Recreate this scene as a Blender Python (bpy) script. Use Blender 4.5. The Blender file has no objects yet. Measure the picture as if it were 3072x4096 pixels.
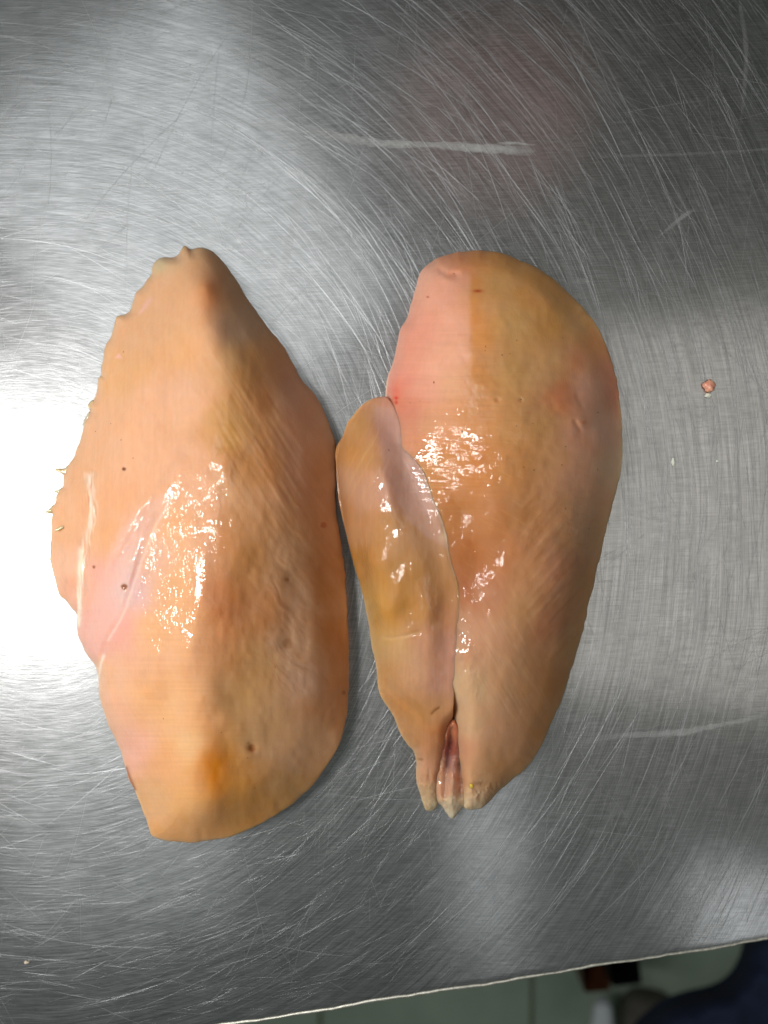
import bpy, bmesh, math, random
import numpy as np
from mathutils import Vector
R_ = math.radians
scene = bpy.context.scene
C = scene.collection

# ------------------------------------------------------------------ camera
S = 8.75e-5            # metres on the table top per photo pixel
HC = 0.27              # lens height over the table top
def W(x, y, z=0.0):    # photo pixel seen at height z -> world point
    f = (HC - z) / HC
    return ((x - 1536) * S * f, (2048 - y) * S * f, z)
cam_d = bpy.data.cameras.new('camera'); cam = bpy.data.objects.new('camera', cam_d); C.objects.link(cam)
cam.location = (0, 0, HC)
cam_d.sensor_fit = 'VERTICAL'; cam_d.sensor_height = 24; cam_d.lens = 12 * HC / (2048 * S)
cam_d.clip_start = 0.005; cam_d.clip_end = 20
cam_d.dof.use_dof = True; cam_d.dof.focus_distance = 0.252; cam_d.dof.aperture_fstop = 4.5
scene.camera = cam

# ------------------------------------------------------------------ world, lamps and added lights (indoors: no sky, no sun)
world = bpy.data.worlds.new('World'); scene.world = world; world.use_nodes = True
wb = world.node_tree.nodes['Background']
wb.inputs['Color'].default_value = (0.78, 1.0, 0.90, 1); wb.inputs['Strength'].default_value = 0.048
def area(name, loc, target, size, power, col, shape='DISK', size_y=None):
    l = bpy.data.lights.new(name, 'AREA'); l.shape = shape; l.size = size
    if size_y: l.size_y = size_y
    l.energy = power; l.color = col
    o = bpy.data.objects.new(name, l); C.objects.link(o); o.location = loc
    o.rotation_euler = (Vector(target) - Vector(loc)).to_track_quat('-Z', 'Y').to_euler()
    return o
area('key_lamp', (-0.312, -0.020, 0.42), (0, 0, 0), 0.056, 2.85, (1.0, 0.985, 0.97), 'RECTANGLE', 0.31)
area('ceiling_lamp', (0.80, 0.0, 1.75), (0, 0, 0), 1.0, 2.9, (1.0, 0.94, 0.88), 'RECTANGLE', 0.9)
def mirror_pos(px, py, z=1.75):      # where an added light sits to be mirrored at this photo pixel
    x, y, _ = W(px, py); k = (z + HC) / HC; return (x * k, y * k, z)
area('added_corner_light', mirror_pos(3010, 3720), (0, 0, 0), 0.30, 0.40, (0.95, 0.97, 1.0))  # added light, unseen: makes the bright spot in the lower right steel
area('added_band_light', mirror_pos(1950, 3420), mirror_pos(1950, 3420)[:2] + (0,), 0.17, 0.32, (0.95, 0.98, 1.0), 'RECTANGLE', 0.55)  # added light, unseen: makes the pale vertical band mirrored below the breasts
area('added_warm_light', mirror_pos(1960, 460), mirror_pos(1960, 460)[:2] + (0,), 0.5, 0.17, (1.0, 0.46, 0.40))  # added reddish light, no real lamp: tints the reflection in the upper steel
area('added_panel_light', mirror_pos(480, 3250), mirror_pos(480, 3250)[:2] + (0,), 0.57, 0.6, (0.93, 0.99, 1.0), 'RECTANGLE', 0.60)  # added unseen light: brightens the lower left steel
area('added_upper_light', mirror_pos(760, 950), (0, 0, 0), 0.75, 3.2, (0.95, 0.98, 1.0), 'RECTANGLE', 0.9)  # added unseen light: brightens the upper middle steel
scene.view_settings.view_transform = 'Standard'; scene.view_settings.look = 'None'
scene.view_settings.exposure = 0.0; scene.view_settings.gamma = 1.0

# ------------------------------------------------------------------ helpers
def lin(c):
    c = np.asarray(c, float) / 255.0
    return np.where(c <= 0.04045, c / 12.92, ((c + 0.055) / 1.055) ** 2.4)
def h2(ix, iy, seed):
    n = (ix.astype(np.int64) * 374761393 + iy.astype(np.int64) * 668265263 + seed * 1442695041) & 0xffffffff
    n = ((n ^ (n >> 13)) * 1274126177) & 0xffffffff
    n = ((n ^ (n >> 16)) * 2246822519) & 0xffffffff
    return ((n ^ (n >> 15)) & 0xffffff) / float(0xffffff)
def vn(x, y, seed=0):                                   # value noise, -1..1
    ix = np.floor(x); iy = np.floor(y); fx = x - ix; fy = y - iy
    fx = fx * fx * fx * (fx * (fx * 6 - 15) + 10); fy = fy * fy * fy * (fy * (fy * 6 - 15) + 10)
    ix = ix.astype(np.int64); iy = iy.astype(np.int64)
    a = h2(ix, iy, seed); b = h2(ix + 1, iy, seed); c = h2(ix, iy + 1, seed); d = h2(ix + 1, iy + 1, seed)
    return ((a * (1 - fx) + b * fx) * (1 - fy) + (c * (1 - fx) + d * fx) * fy) * 2 - 1
def fbm(x, y, seed=0, octaves=3):
    s = 0; a = 1; t = 0
    for k in range(octaves):
        s = s + a * vn(x * 2 ** k + 17.3 * k, y * 2 ** k - 9.1 * k, seed + k); t += a; a *= 0.5
    return s / t
def sstep(e0, e1, x):
    t = np.clip((x - e0) / (e1 - e0), 0, 1); return t * t * (3 - 2 * t)
def rot(x, y, deg):
    c, s = math.cos(R_(deg)), math.sin(R_(deg)); return x * c + y * s, -x * s + y * c
def smooth_poly(pts, closed=True, step=7.0):            # Catmull-Rom through traced points
    P = np.array(pts, float); n = len(P); out = []
    rng = range(n) if closed else range(n - 1)
    for i in rng:
        if closed: p0, p1, p2, p3 = P[i - 1], P[i], P[(i + 1) % n], P[(i + 2) % n]
        else: p0, p1, p2, p3 = P[max(i - 1, 0)], P[i], P[i + 1], P[min(i + 2, n - 1)]
        k = max(1, int(np.hypot(*(p2 - p1)) / step))
        for j in range(k):
            t = j / k
            out.append(0.5 * ((2 * p1) + (-p0 + p2) * t + (2 * p0 - 5 * p1 + 4 * p2 - p3) * t * t + (-p0 + 3 * p1 - 3 * p2 + p3) * t ** 3))
    if not closed: out.append(P[-1])
    return np.array(out)
def seg_dist(X, Y, poly, closed=True, want=False):
    P = np.asarray(poly, float); n = len(P)
    best = np.full(X.shape, 1e18); cx = np.zeros_like(X); cy = np.zeros_like(Y); tt = np.zeros_like(X)
    for i in range(n if closed else n - 1):
        a = P[i]; b = P[(i + 1) % n]; d = b - a; L = d @ d + 1e-9
        t = np.clip(((X - a[0]) * d[0] + (Y - a[1]) * d[1]) / L, 0, 1)
        px = a[0] + t * d[0]; py = a[1] + t * d[1]; q = (X - px) ** 2 + (Y - py) ** 2
        m = q < best; best = np.where(m, q, best)
        if want: cx = np.where(m, px, cx); cy = np.where(m, py, cy); tt = np.where(m, (i + t), tt)
    best = np.sqrt(best)
    return (best, cx, cy, tt / max(1, n - 1)) if want else best
def inside(X, Y, poly):
    P = np.asarray(poly, float); r = np.zeros(X.shape, bool); n = len(P)
    for i in range(n):
        x1, y1 = P[i]; x2, y2 = P[(i + 1) % n]
        if y1 == y2: continue
        c = (y1 > Y) != (y2 > Y)
        r ^= c & (X < (x2 - x1) * (Y - y1) / (y2 - y1) + x1)
    return r
def sdist(X, Y, poly):                                  # + inside
    d = seg_dist(X, Y, poly); return np.where(inside(X, Y, poly), d, -d)
def line(X, Y, pts, w0, w1=None, nz=0.0, sc=30., seed=1, taper=True):   # soft mask along a traced line
    if nz: X = X + nz * fbm(X / sc, Y / sc, seed); Y = Y + nz * fbm(X / sc, Y / sc, seed + 9)
    d, _, _, t = seg_dist(X, Y, smooth_poly(pts, False, 25), False, True)
    w1 = w0 if w1 is None else w1
    w = w0 + (w1 - w0) * t
    m = np.exp(-(d / w) ** 2)
    if taper:
        P = np.array(pts, float); Lt = np.hypot(*np.diff(P, axis=0).T).sum(); e = min(2.5 * max(w0, w1), 0.4 * Lt)
        m = m * sstep(0, e, t * Lt) * sstep(0, e, (1 - t) * Lt)
    return m
def blob(X, Y, cx, cy, rx, ry=None, deg=0):
    ry = ry or rx; u, v = rot(X - cx, Y - cy, deg); return np.exp(-(u / rx) ** 2 - (v / ry) ** 2)
def rbf(X, Y, pts, smooth=1e-3):                        # smooth surface through (x, y, values...)
    A = np.array(pts, float); P = A[:, :2] / 1000; V = A[:, 2:]
    n = len(P)
    def phi(r2): return r2 * np.log(r2 + 1e-9) * 0.5
    D = ((P[:, None] - P[None]) ** 2).sum(-1)
    M = np.zeros((n + 3, n + 3)); M[:n, :n] = phi(D) + np.eye(n) * smooth
    M[:n, n] = 1; M[:n, n + 1:] = P; M[n, :n] = 1; M[n + 1:, :n] = P.T
    w = np.linalg.solve(M, np.vstack([V, np.zeros((3, V.shape[1]))]))
    x = X / 1000; y = Y / 1000
    out = w[n] + x[..., None] * w[n + 1] + y[..., None] * w[n + 2]
    for i in range(n):
        out = out + phi((x - P[i, 0]) ** 2 + (y - P[i, 1]) ** 2)[..., None] * w[i]
    return out
def shepard(X, Y, pts, power=2.2, soft=60.):            # soft patches of colour
    A = np.array(pts, float); num = 0; den = 0
    for r in A:
        w = 1.0 / (((X - r[0]) ** 2 + (Y - r[1]) ** 2 + soft ** 2) ** power) * 1e12
        num = num + w[..., None] * r[2:]; den = den + w
    c = num / den[..., None]; mean = A[:, 2:].mean(0)
    c = c * 0.94 + mean * 0.06; g = c.mean(-1, keepdims=True); c = c * 0.95 + g * 0.05
    return c
def mix(col, m, rgb, a=1.0):
    m = np.clip(m * a, 0, 1)[..., None]; return col * (1 - m) + lin(rgb) * m

def obj(name, verts, faces, mat, parent=None, smooth=True, cols=None, extra=None):
    me = bpy.data.meshes.new(name); me.from_pydata([tuple(v) for v in verts], [], faces)
    me.validate()
    if cols is not None:
        at = me.color_attributes.new('Col', 'FLOAT_COLOR', 'POINT')
        buf = np.ones((len(verts), 4), np.float32); buf[:, :3] = cols
        at.data.foreach_set('color', buf.ravel())
    if extra is not None:
        for k, v in extra.items():
            at = me.attributes.new(k, 'FLOAT', 'POINT'); at.data.foreach_set('value', np.asarray(v, np.float32))
    if smooth: me.polygons.foreach_set('use_smooth', [True] * len(me.polygons))
    me.materials.append(mat)
    o = bpy.data.objects.new(name, me); C.objects.link(o)
    if parent: o.parent = parent
    return o
def thing(name, label, cat, loc=(0, 0, 0), group=None):
    o = bpy.data.objects.new(name, None); C.objects.link(o); o.empty_display_size = 0.01
    o.location = loc; o['label'] = label; o['category'] = cat
    if group: o['group'] = group
    bpy.context.view_layer.update()
    return o
def tag(o, label, cat, group=None):
    o['label'] = label; o['category'] = cat
    if group: o['group'] = group
    return o
def under(o, parent):                                   # parent but keep world coordinates of the mesh
    o.parent = parent; o.location = (-parent.location.x, -parent.location.y, -parent.location.z); return o

# ---- relief: a body with a traced outline, a height field on top and a rounded underside
def relief(name, outline, height, rim, radius, mat, parent, color, grid=3.2, base=None, details=None, jag=0.0, seed=0, wet=None):
    ol = smooth_poly(outline, True, 6.0)
    if jag:
        t = np.arange(len(ol)) * 0.22
        ol = ol + jag * np.stack([vn(t, t * 0 + seed, 3), vn(t, t * 0 + seed + 5, 4)], 1)
    x0, y0 = ol.min(0) - grid * 2; x1, y1 = ol.max(0) + grid * 2
    xs = np.arange(x0, x1, grid); ys = np.arange(y0, y1, grid)
    X, Y = np.meshgrid(xs, ys)
    # coarse distance first, exact near the edge
    ins = inside(X, Y, ol)
    D, CX, CY, _ = seg_dist(X, Y, ol, True, True)
    keep = ins & (D > grid * 0.35)
    q = keep[:-1, :-1] & keep[1:, :-1] & keep[:-1, 1:] & keep[1:, 1:]
    # largest component + no pinches
    for it in range(30):
        cnt = np.zeros(keep.shape, int)
        p = np.pad(q, 1)
        a, b, c_, d_ = p[:-1, :-1], p[:-1, 1:], p[1:, :-1], p[1:, 1:]
        pinch = (a & d_ & ~b & ~c_) | (b & c_ & ~a & ~d_)
        if not pinch.any(): break
        yy, xx = np.nonzero(pinch)
        for y_, x_ in zip(yy, xx):
            for dy, dx in ((-1, -1), (-1, 0), (0, -1), (0, 0)):
                if 0 <= y_ + dy < q.shape[0] and 0 <= x_ + dx < q.shape[1]: q[y_ + dy, x_ + dx] = False
    lab = np.zeros(q.shape, int); cur = 0; best = (0, 0)
    qs = q.copy()
    cy0, cx0 = np.nonzero(qs)
    seedpt = (cy0[len(cy0) // 2], cx0[len(cx0) // 2])
    reach = np.zeros_like(q); reach[seedpt] = True
    while True:
        n = reach.copy()
        n[1:] |= reach[:-1]; n[:-1] |= reach[1:]; n[:, 1:] |= reach[:, :-1]; n[:, :-1] |= reach[:, 1:]
        n &= q
        # run along rows/columns fast
        if (n == reach).all(): break
        reach = n
    q = reach
    used = np.zeros(keep.shape, bool)
    used[:-1, :-1] |= q; used[1:, :-1] |= q; used[:-1, 1:] |= q; used[1:, 1:] |= q
    idx = -np.ones(keep.shape, int); idx[used] = np.arange(used.sum())
    yy, xx = np.nonzero(q)
    quads = np.stack([idx[yy, xx], idx[yy + 1, xx], idx[yy + 1, xx + 1], idx[yy, xx + 1]], 1)
    x = X[used]; y = Y[used]; d = D[used]; cx = CX[used]; cy = CY[used]
    e = np.concatenate([quads[:, [0, 1]], quads[:, [1, 2]], quads[:, [2, 3]], quads[:, [3, 0]]])
    key = np.sort(e, 1); kk = key[:, 0].astype(np.int64) * (idx.max() + 2) + key[:, 1]
    u, inv, ct = np.unique(kk, return_inverse=True, return_counts=True)
    be = e[ct[inv] == 1]
    nxt = {int(a): int(b) for a, b in be}
    start = int(be[0, 0]); loop = [start]; k = nxt[start]
    while k != start and len(loop) < 100000: loop.append(k); k = nxt[k]
    if len(loop) < len(be) * 0.6:                       # took a small loop first
        seen = set(loop)
        for a in nxt:
            if a in seen: continue
            l2 = [a]; k = nxt[a]
            while k != a: l2.append(k); k = nxt[k]
            seen |= set(l2)
            if len(l2) > len(loop): loop = l2
    bd = np.array(loop)
    isb = np.zeros(len(x), bool); isb[bd] = True
    # rim arc: pull vertices towards the outline so the rounded side is evenly sampled
    Rr = radius(x, y) if callable(radius) else np.full_like(x, radius)
    dd = np.where(isb, 0, d)
    th = np.clip(dd / Rr, 0, 1)
    dn = np.where(dd < Rr, Rr * (1 - np.cos(th * math.pi / 2)), dd)
    nx = (x - cx) / np.maximum(d, 1e-6); ny = (y - cy) / np.maximum(d, 1e-6)
    x2 = cx + nx * dn; y2 = cy + ny * dn
    prof = np.sin(np.clip(th, 0, 1) * math.pi / 2)
    prof = np.where(dd < Rr, prof, 1.0)
    zr = rim(x2, y2) if callable(rim) else np.full_like(x2, rim)
    H = height(x2, y2)
    Hd = details(x2, y2, dn) if details else 0
    z = zr + (np.maximum(H, zr * 1.05) - zr) * prof + Hd * sstep(0.0, 0.5, prof)
    col = color(x2, y2, dn)
    f = (HC - z) / HC
    top = np.stack([(x2 - 1536) * S * f, (2048 - y2) * S * f, z], 1)
    # underside rings
    verts = [top]; cols = [col]; faces = [tuple(r) for r in quads[:, ::1]]
    bpos = top[bd]; nb = len(bd)
    tang = np.roll(bpos[:, :2], -4, 0) - np.roll(bpos[:, :2], 4, 0)
    nrm = np.stack([-tang[:, 1], tang[:, 0]], 1); nrm /= np.linalg.norm(nrm, axis=1)[:, None] + 1e-12
    area2 = np.sum(bpos[:, 0] * np.roll(bpos[:, 1], -1) - np.roll(bpos[:, 0], -1) * bpos[:, 1])
    if area2 < 0: nrm = -nrm                             # inward
    for _ in range(6): nrm = (np.roll(nrm, 1, 0) + nrm + np.roll(nrm, -1, 0)) / 3
    b0 = 0 if base is None else base
    off = len(top); prev = bd; zb = bpos[:, 2]
    nr = 5
    for r in range(1, nr + 1):
        a = r / nr * math.pi / 2
        ins_ = 0.75 * np.maximum(zb - b0, 0.0002) * (1 - math.cos(a))
        p = np.zeros((nb, 3)); p[:, :2] = bpos[:, :2] + nrm * ins_[:, None]
        p[:, 2] = b0 + 0.00008 + (zb - b0 - 0.00008) * (1 - math.sin(a))
        verts.append(p); cols.append(col[bd])
        cur = np.arange(off, off + nb)
        for i in range(nb):
            j = (i + 1) % nb
            faces.append((int(prev[j]), int(prev[i]), int(cur[i]), int(cur[j])))
        off += nb; prev = cur
    faces.append(tuple(int(v) for v in prev[::-1]) if False else tuple(int(v) for v in prev))
    V = np.vstack(verts); Cc = np.clip(np.vstack(cols), 0.001, 1)
    ext = None
    if wet: 
        w = wet(x2, y2); ext = {'wet': np.concatenate([w] + [w[bd]] * nr)}
    o = obj(name, V, faces, mat, None, True, Cc, ext)
    bmx = bmesh.new(); bmx.from_mesh(o.data); bmesh.ops.recalc_face_normals(bmx, faces=bmx.faces)
    bmx.to_mesh(o.data); bmx.free()
    if parent: under(o, parent)
    return o

# ------------------------------------------------------------------ materials
def nt(name):
    m = bpy.data.materials.new(name); m.use_nodes = True
    n = m.node_tree; n.nodes.clear(); return m, n
def node(n, t, **k):
    o = n.nodes.new(t)
    for a, b in k.items():
        if hasattr(o, a): setattr(o, a, b)
    return o
def L(n, a, b): n.links.new(a, b)
def math_n(n, op, a, b=None, c=None):
    o = n.nodes.new('ShaderNodeMath'); o.operation = op
    for i, v in enumerate((a, b, c)):
        if v is None: continue
        if isinstance(v, (int, float)): o.inputs[i].default_value = v
        else: L(n, v, o.inputs[i])
    return o.outputs[0]
def noise(n, vec, scale, detail=2, rough=0.5, dist=0.0):
    o = node(n, 'ShaderNodeTexNoise'); o.inputs['Scale'].default_value = scale; o.inputs['Detail'].default_value = detail
    o.inputs['Roughness'].default_value = rough; o.inputs['Distortion'].default_value = dist
    L(n, vec, o.inputs['Vector']); return o.outputs['Fac']
def ramp(n, fac, stops):
    o = node(n, 'ShaderNodeValToRGB'); cr = o.color_ramp
    while len(cr.elements) < len(stops): cr.elements.new(0.5)
    for e, (p, c) in zip(cr.elements, stops):
        e.position = p; e.color = (c, c, c, 1) if isinstance(c, (int, float)) else (*c, 1)
    L(n, fac, o.inputs['Fac']); return o.outputs['Color']
def maprange(n, v, a, b, c, d):
    o = node(n, 'ShaderNodeMapRange'); L(n, v, o.inputs['Value'])
    for k, x in zip(('From Min', 'From Max', 'To Min', 'To Max'), (a, b, c, d)): o.inputs[k].default_value = x
    return o.outputs['Result']

def meat_material(name, sss=0.75, scale=0.0055, rough=0.5, coat=0.9, bump=1.0):
    m, n = nt(name); out = node(n, 'ShaderNodeOutputMaterial'); b = node(n, 'ShaderNodeBsdfPrincipled')
    tc = node(n, 'ShaderNodeTexCoord').outputs['Object']
    at = node(n, 'ShaderNodeAttribute'); at.attribute_name = 'Col'
    mp = node(n, 'ShaderNodeMapping'); mp.inputs['Scale'].default_value = (1, 0.35, 1); L(n, tc, mp.inputs['Vector'])
    v = noise(n, mp.outputs[0], 900, 4, 0.6)
    hs = node(n, 'ShaderNodeHueSaturation'); L(n, at.outputs['Color'], hs.inputs['Color'])
    L(n, maprange(n, v, 0.3, 0.7, 0.975, 1.025), hs.inputs['Value'])
    v2 = noise(n, tc, 120, 3, 0.6)
    L(n, maprange(n, v2, 0.3, 0.7, 0.97, 1.03), hs.inputs['Saturation'])
    L(n, hs.outputs[0], b.inputs['Base Color'])
    b.inputs['Roughness'].default_value = rough; b.inputs['IOR'].default_value = 1.38
    b.inputs['Specular IOR Level'].default_value = 0.2
    b.inputs['Subsurface Weight'].default_value = sss
    b.inputs['Subsurface Radius'].default_value = (1.0, 0.58, 0.32); b.inputs['Subsurface Scale'].default_value = scale
    b.inputs['Coat IOR'].default_value = 1.7
    wt = node(n, 'ShaderNodeAttribute'); wt.attribute_name = 'wet'
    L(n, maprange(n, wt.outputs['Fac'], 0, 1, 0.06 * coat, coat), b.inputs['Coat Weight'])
    L(n, maprange(n, noise(n, tc, 260, 2), 0.35, 0.65, 0.03, 0.07), b.inputs['Coat Roughness'])
    n1 = noise(n, mp.outputs[0], 860, 0.6, 0.5, 1.1); n2 = noise(n, tc, 1500, 0, 0.5)
    hsum = math_n(n, 'ADD', math_n(n, 'MULTIPLY', n1, 1.0), math_n(n, 'MULTIPLY', n2, 0.12))
    bp = node(n, 'ShaderNodeBump'); bp.inputs['Strength'].default_value = 0.9 * bump; bp.inputs['Distance'].default_value = 0.00026
    L(n, hsum, bp.inputs['Height']); L(n, bp.outputs[0], b.inputs['Coat Normal'])
    bp2 = node(n, 'ShaderNodeBump'); bp2.inputs['Strength'].default_value = 0.05; bp2.inputs['Distance'].default_value = 0.0005
    L(n, n1, bp2.inputs['Height']); L(n, bp2.outputs[0], b.inputs['Normal'])
    L(n, b.outputs[0], out.inputs['Surface']); return m
MEAT = meat_material('raw_poultry')
TISSUE = meat_material('translucent_tissue', sss=0.8, scale=0.004, rough=0.35, coat=1.0)

def steel_material():
    m, n = nt('scratched_steel'); out = node(n, 'ShaderNodeOutputMaterial'); b = node(n, 'ShaderNodeBsdfPrincipled')
    tc = node(n, 'ShaderNodeTexCoord').outputs['Object']
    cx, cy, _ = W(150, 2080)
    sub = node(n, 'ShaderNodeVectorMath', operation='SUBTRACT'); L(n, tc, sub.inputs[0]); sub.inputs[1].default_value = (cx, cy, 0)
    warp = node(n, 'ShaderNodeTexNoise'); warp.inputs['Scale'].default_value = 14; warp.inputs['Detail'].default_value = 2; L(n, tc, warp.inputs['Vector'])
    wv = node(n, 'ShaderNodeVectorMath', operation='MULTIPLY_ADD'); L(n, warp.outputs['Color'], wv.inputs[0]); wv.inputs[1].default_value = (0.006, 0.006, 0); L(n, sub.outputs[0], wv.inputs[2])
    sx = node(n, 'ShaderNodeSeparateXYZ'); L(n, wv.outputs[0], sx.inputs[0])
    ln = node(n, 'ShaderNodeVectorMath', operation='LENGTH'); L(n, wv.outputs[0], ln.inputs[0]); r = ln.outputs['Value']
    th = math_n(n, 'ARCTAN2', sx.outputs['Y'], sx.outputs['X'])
    def polar(kr, kt, ox=0.0, detail=3, rough=0.6):  # rings round the lamp's reflection: its circular glint put into the scratch pattern
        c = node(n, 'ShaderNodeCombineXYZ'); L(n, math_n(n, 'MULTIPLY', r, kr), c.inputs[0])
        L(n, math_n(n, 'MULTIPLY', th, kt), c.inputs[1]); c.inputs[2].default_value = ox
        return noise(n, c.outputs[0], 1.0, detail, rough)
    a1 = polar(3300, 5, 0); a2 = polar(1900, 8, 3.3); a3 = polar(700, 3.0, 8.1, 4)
    def lined(sx_, sy_, ang, sc=1.0, detail=2):
        mp = node(n, 'ShaderNodeMapping'); mp.inputs['Rotation'].default_value = (0, 0, R_(ang)); mp.inputs['Scale'].default_value = (sx_, sy_, 1)
        mp2 = node(n, 'ShaderNodeMapping'); mp2.inputs['Rotation'].default_value = (0, 0, R_(ang)); L(n, tc, mp2.inputs['Vector'])
        mp3 = node(n, 'ShaderNodeMapping'); mp3.inputs['Scale'].default_value = (sx_, sy_, 1); L(n, mp2.outputs[0], mp3.inputs['Vector'])
        return noise(n, mp3.outputs[0], sc, detail, 0.6)
    v1 = lined(2600, 160, 2); v2 = lined(2400, 120, 88); v3 = lined(2600, 60, 34); v4 = lined(2400, 50, -52)
    blot = noise(n, tc, 22, 4, 0.65); blot2 = noise(n, tc, 75, 4, 0.7)
    h = math_n(n, 'ADD', math_n(n, 'MULTIPLY', a1, 1.0), math_n(n, 'MULTIPLY', a2, 0.55))
    h = math_n(n, 'ADD', h, math_n(n, 'MULTIPLY', v1, 0.6)); h = math_n(n, 'ADD', h, math_n(n, 'MULTIPLY', v2, 0.6))
    h = math_n(n, 'ADD', h, math_n(n, 'MULTIPLY', v3, 0.5)); h = math_n(n, 'ADD', h, math_n(n, 'MULTIPLY', v4, 0.45))
    bp = node(n, 'ShaderNodeBump'); bp.inputs['Strength'].default_value = 0.5; bp.inputs['Distance'].default_value = 0.00006
    L(n, h, bp.inputs['Height']); L(n, bp.outputs[0], b.inputs['Normal'])
    # worn tint: lighter scratches, dull film; rings also paint the lamp's circular glint
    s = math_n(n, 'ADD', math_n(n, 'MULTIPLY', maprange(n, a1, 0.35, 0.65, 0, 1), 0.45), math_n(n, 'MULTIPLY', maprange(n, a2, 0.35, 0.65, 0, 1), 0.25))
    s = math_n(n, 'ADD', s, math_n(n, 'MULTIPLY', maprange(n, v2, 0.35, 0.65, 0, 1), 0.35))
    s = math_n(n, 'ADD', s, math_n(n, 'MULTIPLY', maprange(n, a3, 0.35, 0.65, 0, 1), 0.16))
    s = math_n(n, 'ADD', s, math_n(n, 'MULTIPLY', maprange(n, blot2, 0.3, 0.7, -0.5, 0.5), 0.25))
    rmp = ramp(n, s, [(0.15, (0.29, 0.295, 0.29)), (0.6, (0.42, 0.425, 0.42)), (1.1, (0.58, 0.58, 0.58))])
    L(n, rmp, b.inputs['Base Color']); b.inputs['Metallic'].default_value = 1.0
    rr = math_n(n, 'ADD', maprange(n, blot, 0.3, 0.7, 0.34, 0.42), math_n(n, 'MULTIPLY', maprange(n, a2, 0.35, 0.65, -1, 1), 0.03))
    L(n, rr, b.inputs['Roughness'])
    b2 = node(n, 'ShaderNodeBsdfPrincipled'); L(n, rmp, b2.inputs['Base Color']); b2.inputs['Metallic'].default_value = 1.0
    b2.inputs['Roughness'].default_value = 0.13
    bq = node(n, 'ShaderNodeBump'); bq.inputs['Strength'].default_value = 0.12; bq.inputs['Distance'].default_value = 0.00006
    L(n, h, bq.inputs['Height']); L(n, bq.outputs[0], b2.inputs['Normal'])
    mx = node(n, 'ShaderNodeMixShader'); L(n, maprange(n, blot, 0.3, 0.7, 0.28, 0.52), mx.inputs[0])
    L(n, b.outputs[0], mx.inputs[1]); L(n, b2.outputs[0], mx.inputs[2])
    L(n, mx.outputs[0], out.inputs['Surface']); return m
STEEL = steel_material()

def simple(name, col, rough=0.5, metal=0.0, nscale=0, namp=0.1, coat=0.0, alpha_noise=None, sss=0.0):
    m, n = nt(name); out = node(n, 'ShaderNodeOutputMaterial'); b = node(n, 'ShaderNodeBsdfPrincipled')
    c = tuple(lin(col)); b.inputs['Base Color'].default_value = (*c, 1)
    b.inputs['Roughness'].default_value = rough; b.inputs['Metallic'].default_value = metal; b.inputs['Coat Weight'].default_value = coat
    tc = node(n, 'ShaderNodeTexCoord').outputs['Object']
    if nscale:
        v = noise(n, tc, nscale, 4, 0.6)
        rp = ramp(n, v, [(0.25, tuple(x * (1 - namp) for x in c)), (0.75, tuple(min(1, x * (1 + namp)) for x in c))]); L(n, rp, b.inputs['Base Color'])
    if sss: b.inputs['Subsurface Weight'].default_value = sss; b.inputs['Subsurface Scale'].default_value = 0.002
    L(n, b.outputs[0], out.inputs['Surface'])
    return m

# ------------------------------------------------------------------ steel table
table = thing('steel_table', 'scratched stainless steel worktop under the two chicken breasts, its rolled edge at the lower right', 'table')
EA = W(1007, 4096); EB = W(3072, 3768)
ed = Vector((EB[0] - EA[0], EB[1] - EA[1], 0)).normalized(); en = Vector((ed.y, -ed.x, 0))   # en points off the table
def edge_sheet():
    prof = [(-0.62, 0.0, 0)]                             # (distance beyond the edge line, z, kind)
    v = []; f = []
    NS = 240; smin, smax = -0.55, 0.60
    rad = 0.0016
    rows = [(-0.62, 0.0), (-0.05, 0.0), (-0.012, 0.0), (-0.006, -0.00002), (-0.0038, 0.0)]
    for k in range(0, 9):
        a = k / 8 * math.pi / 2
        rows.append((-rad + rad * math.sin(a) - 0.0, -rad + rad * math.cos(a)))
    rows += [(0.0, -0.012), (0.0, -0.028), (-0.003, -0.030), (-0.02, -0.030), (-0.02, -0.0305)]
    base = Vector((EA[0], EA[1], 0))
    for i in range(NS + 1):
        s_ = smin + (smax - smin) * i / NS
        wob = 0.00022 * math.sin(s_ * 90) + 0.00016 * math.sin(s_ * 233 + 1) + 0.0001 * math.sin(s_ * 710)
        for (d_, z_) in rows:
            k = 1 if d_ > -0.01 else 0
            p = base + ed * s_ + en * (d_ + wob * k)
            v.append((p.x, p.y, z_))
    n = len(rows)
    for i in range(NS):
        for j in range(n - 1):
            f.append((i * n + j, i * n + j + 1, (i + 1) * n + j + 1, (i + 1) * n + j))
    return v, f
v, f = edge_sheet()
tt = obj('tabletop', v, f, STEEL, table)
bmx = bmesh.new(); bmx.from_mesh(tt.data); bmesh.ops.recalc_face_normals(bmx, faces=bmx.faces)
if sum(fc.normal.z * fc.calc_area() for fc in bmx.faces) < 0: bmesh.ops.reverse_faces(bmx, faces=bmx.faces)
bmx.to_mesh(tt.data); bmx.free()

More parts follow.
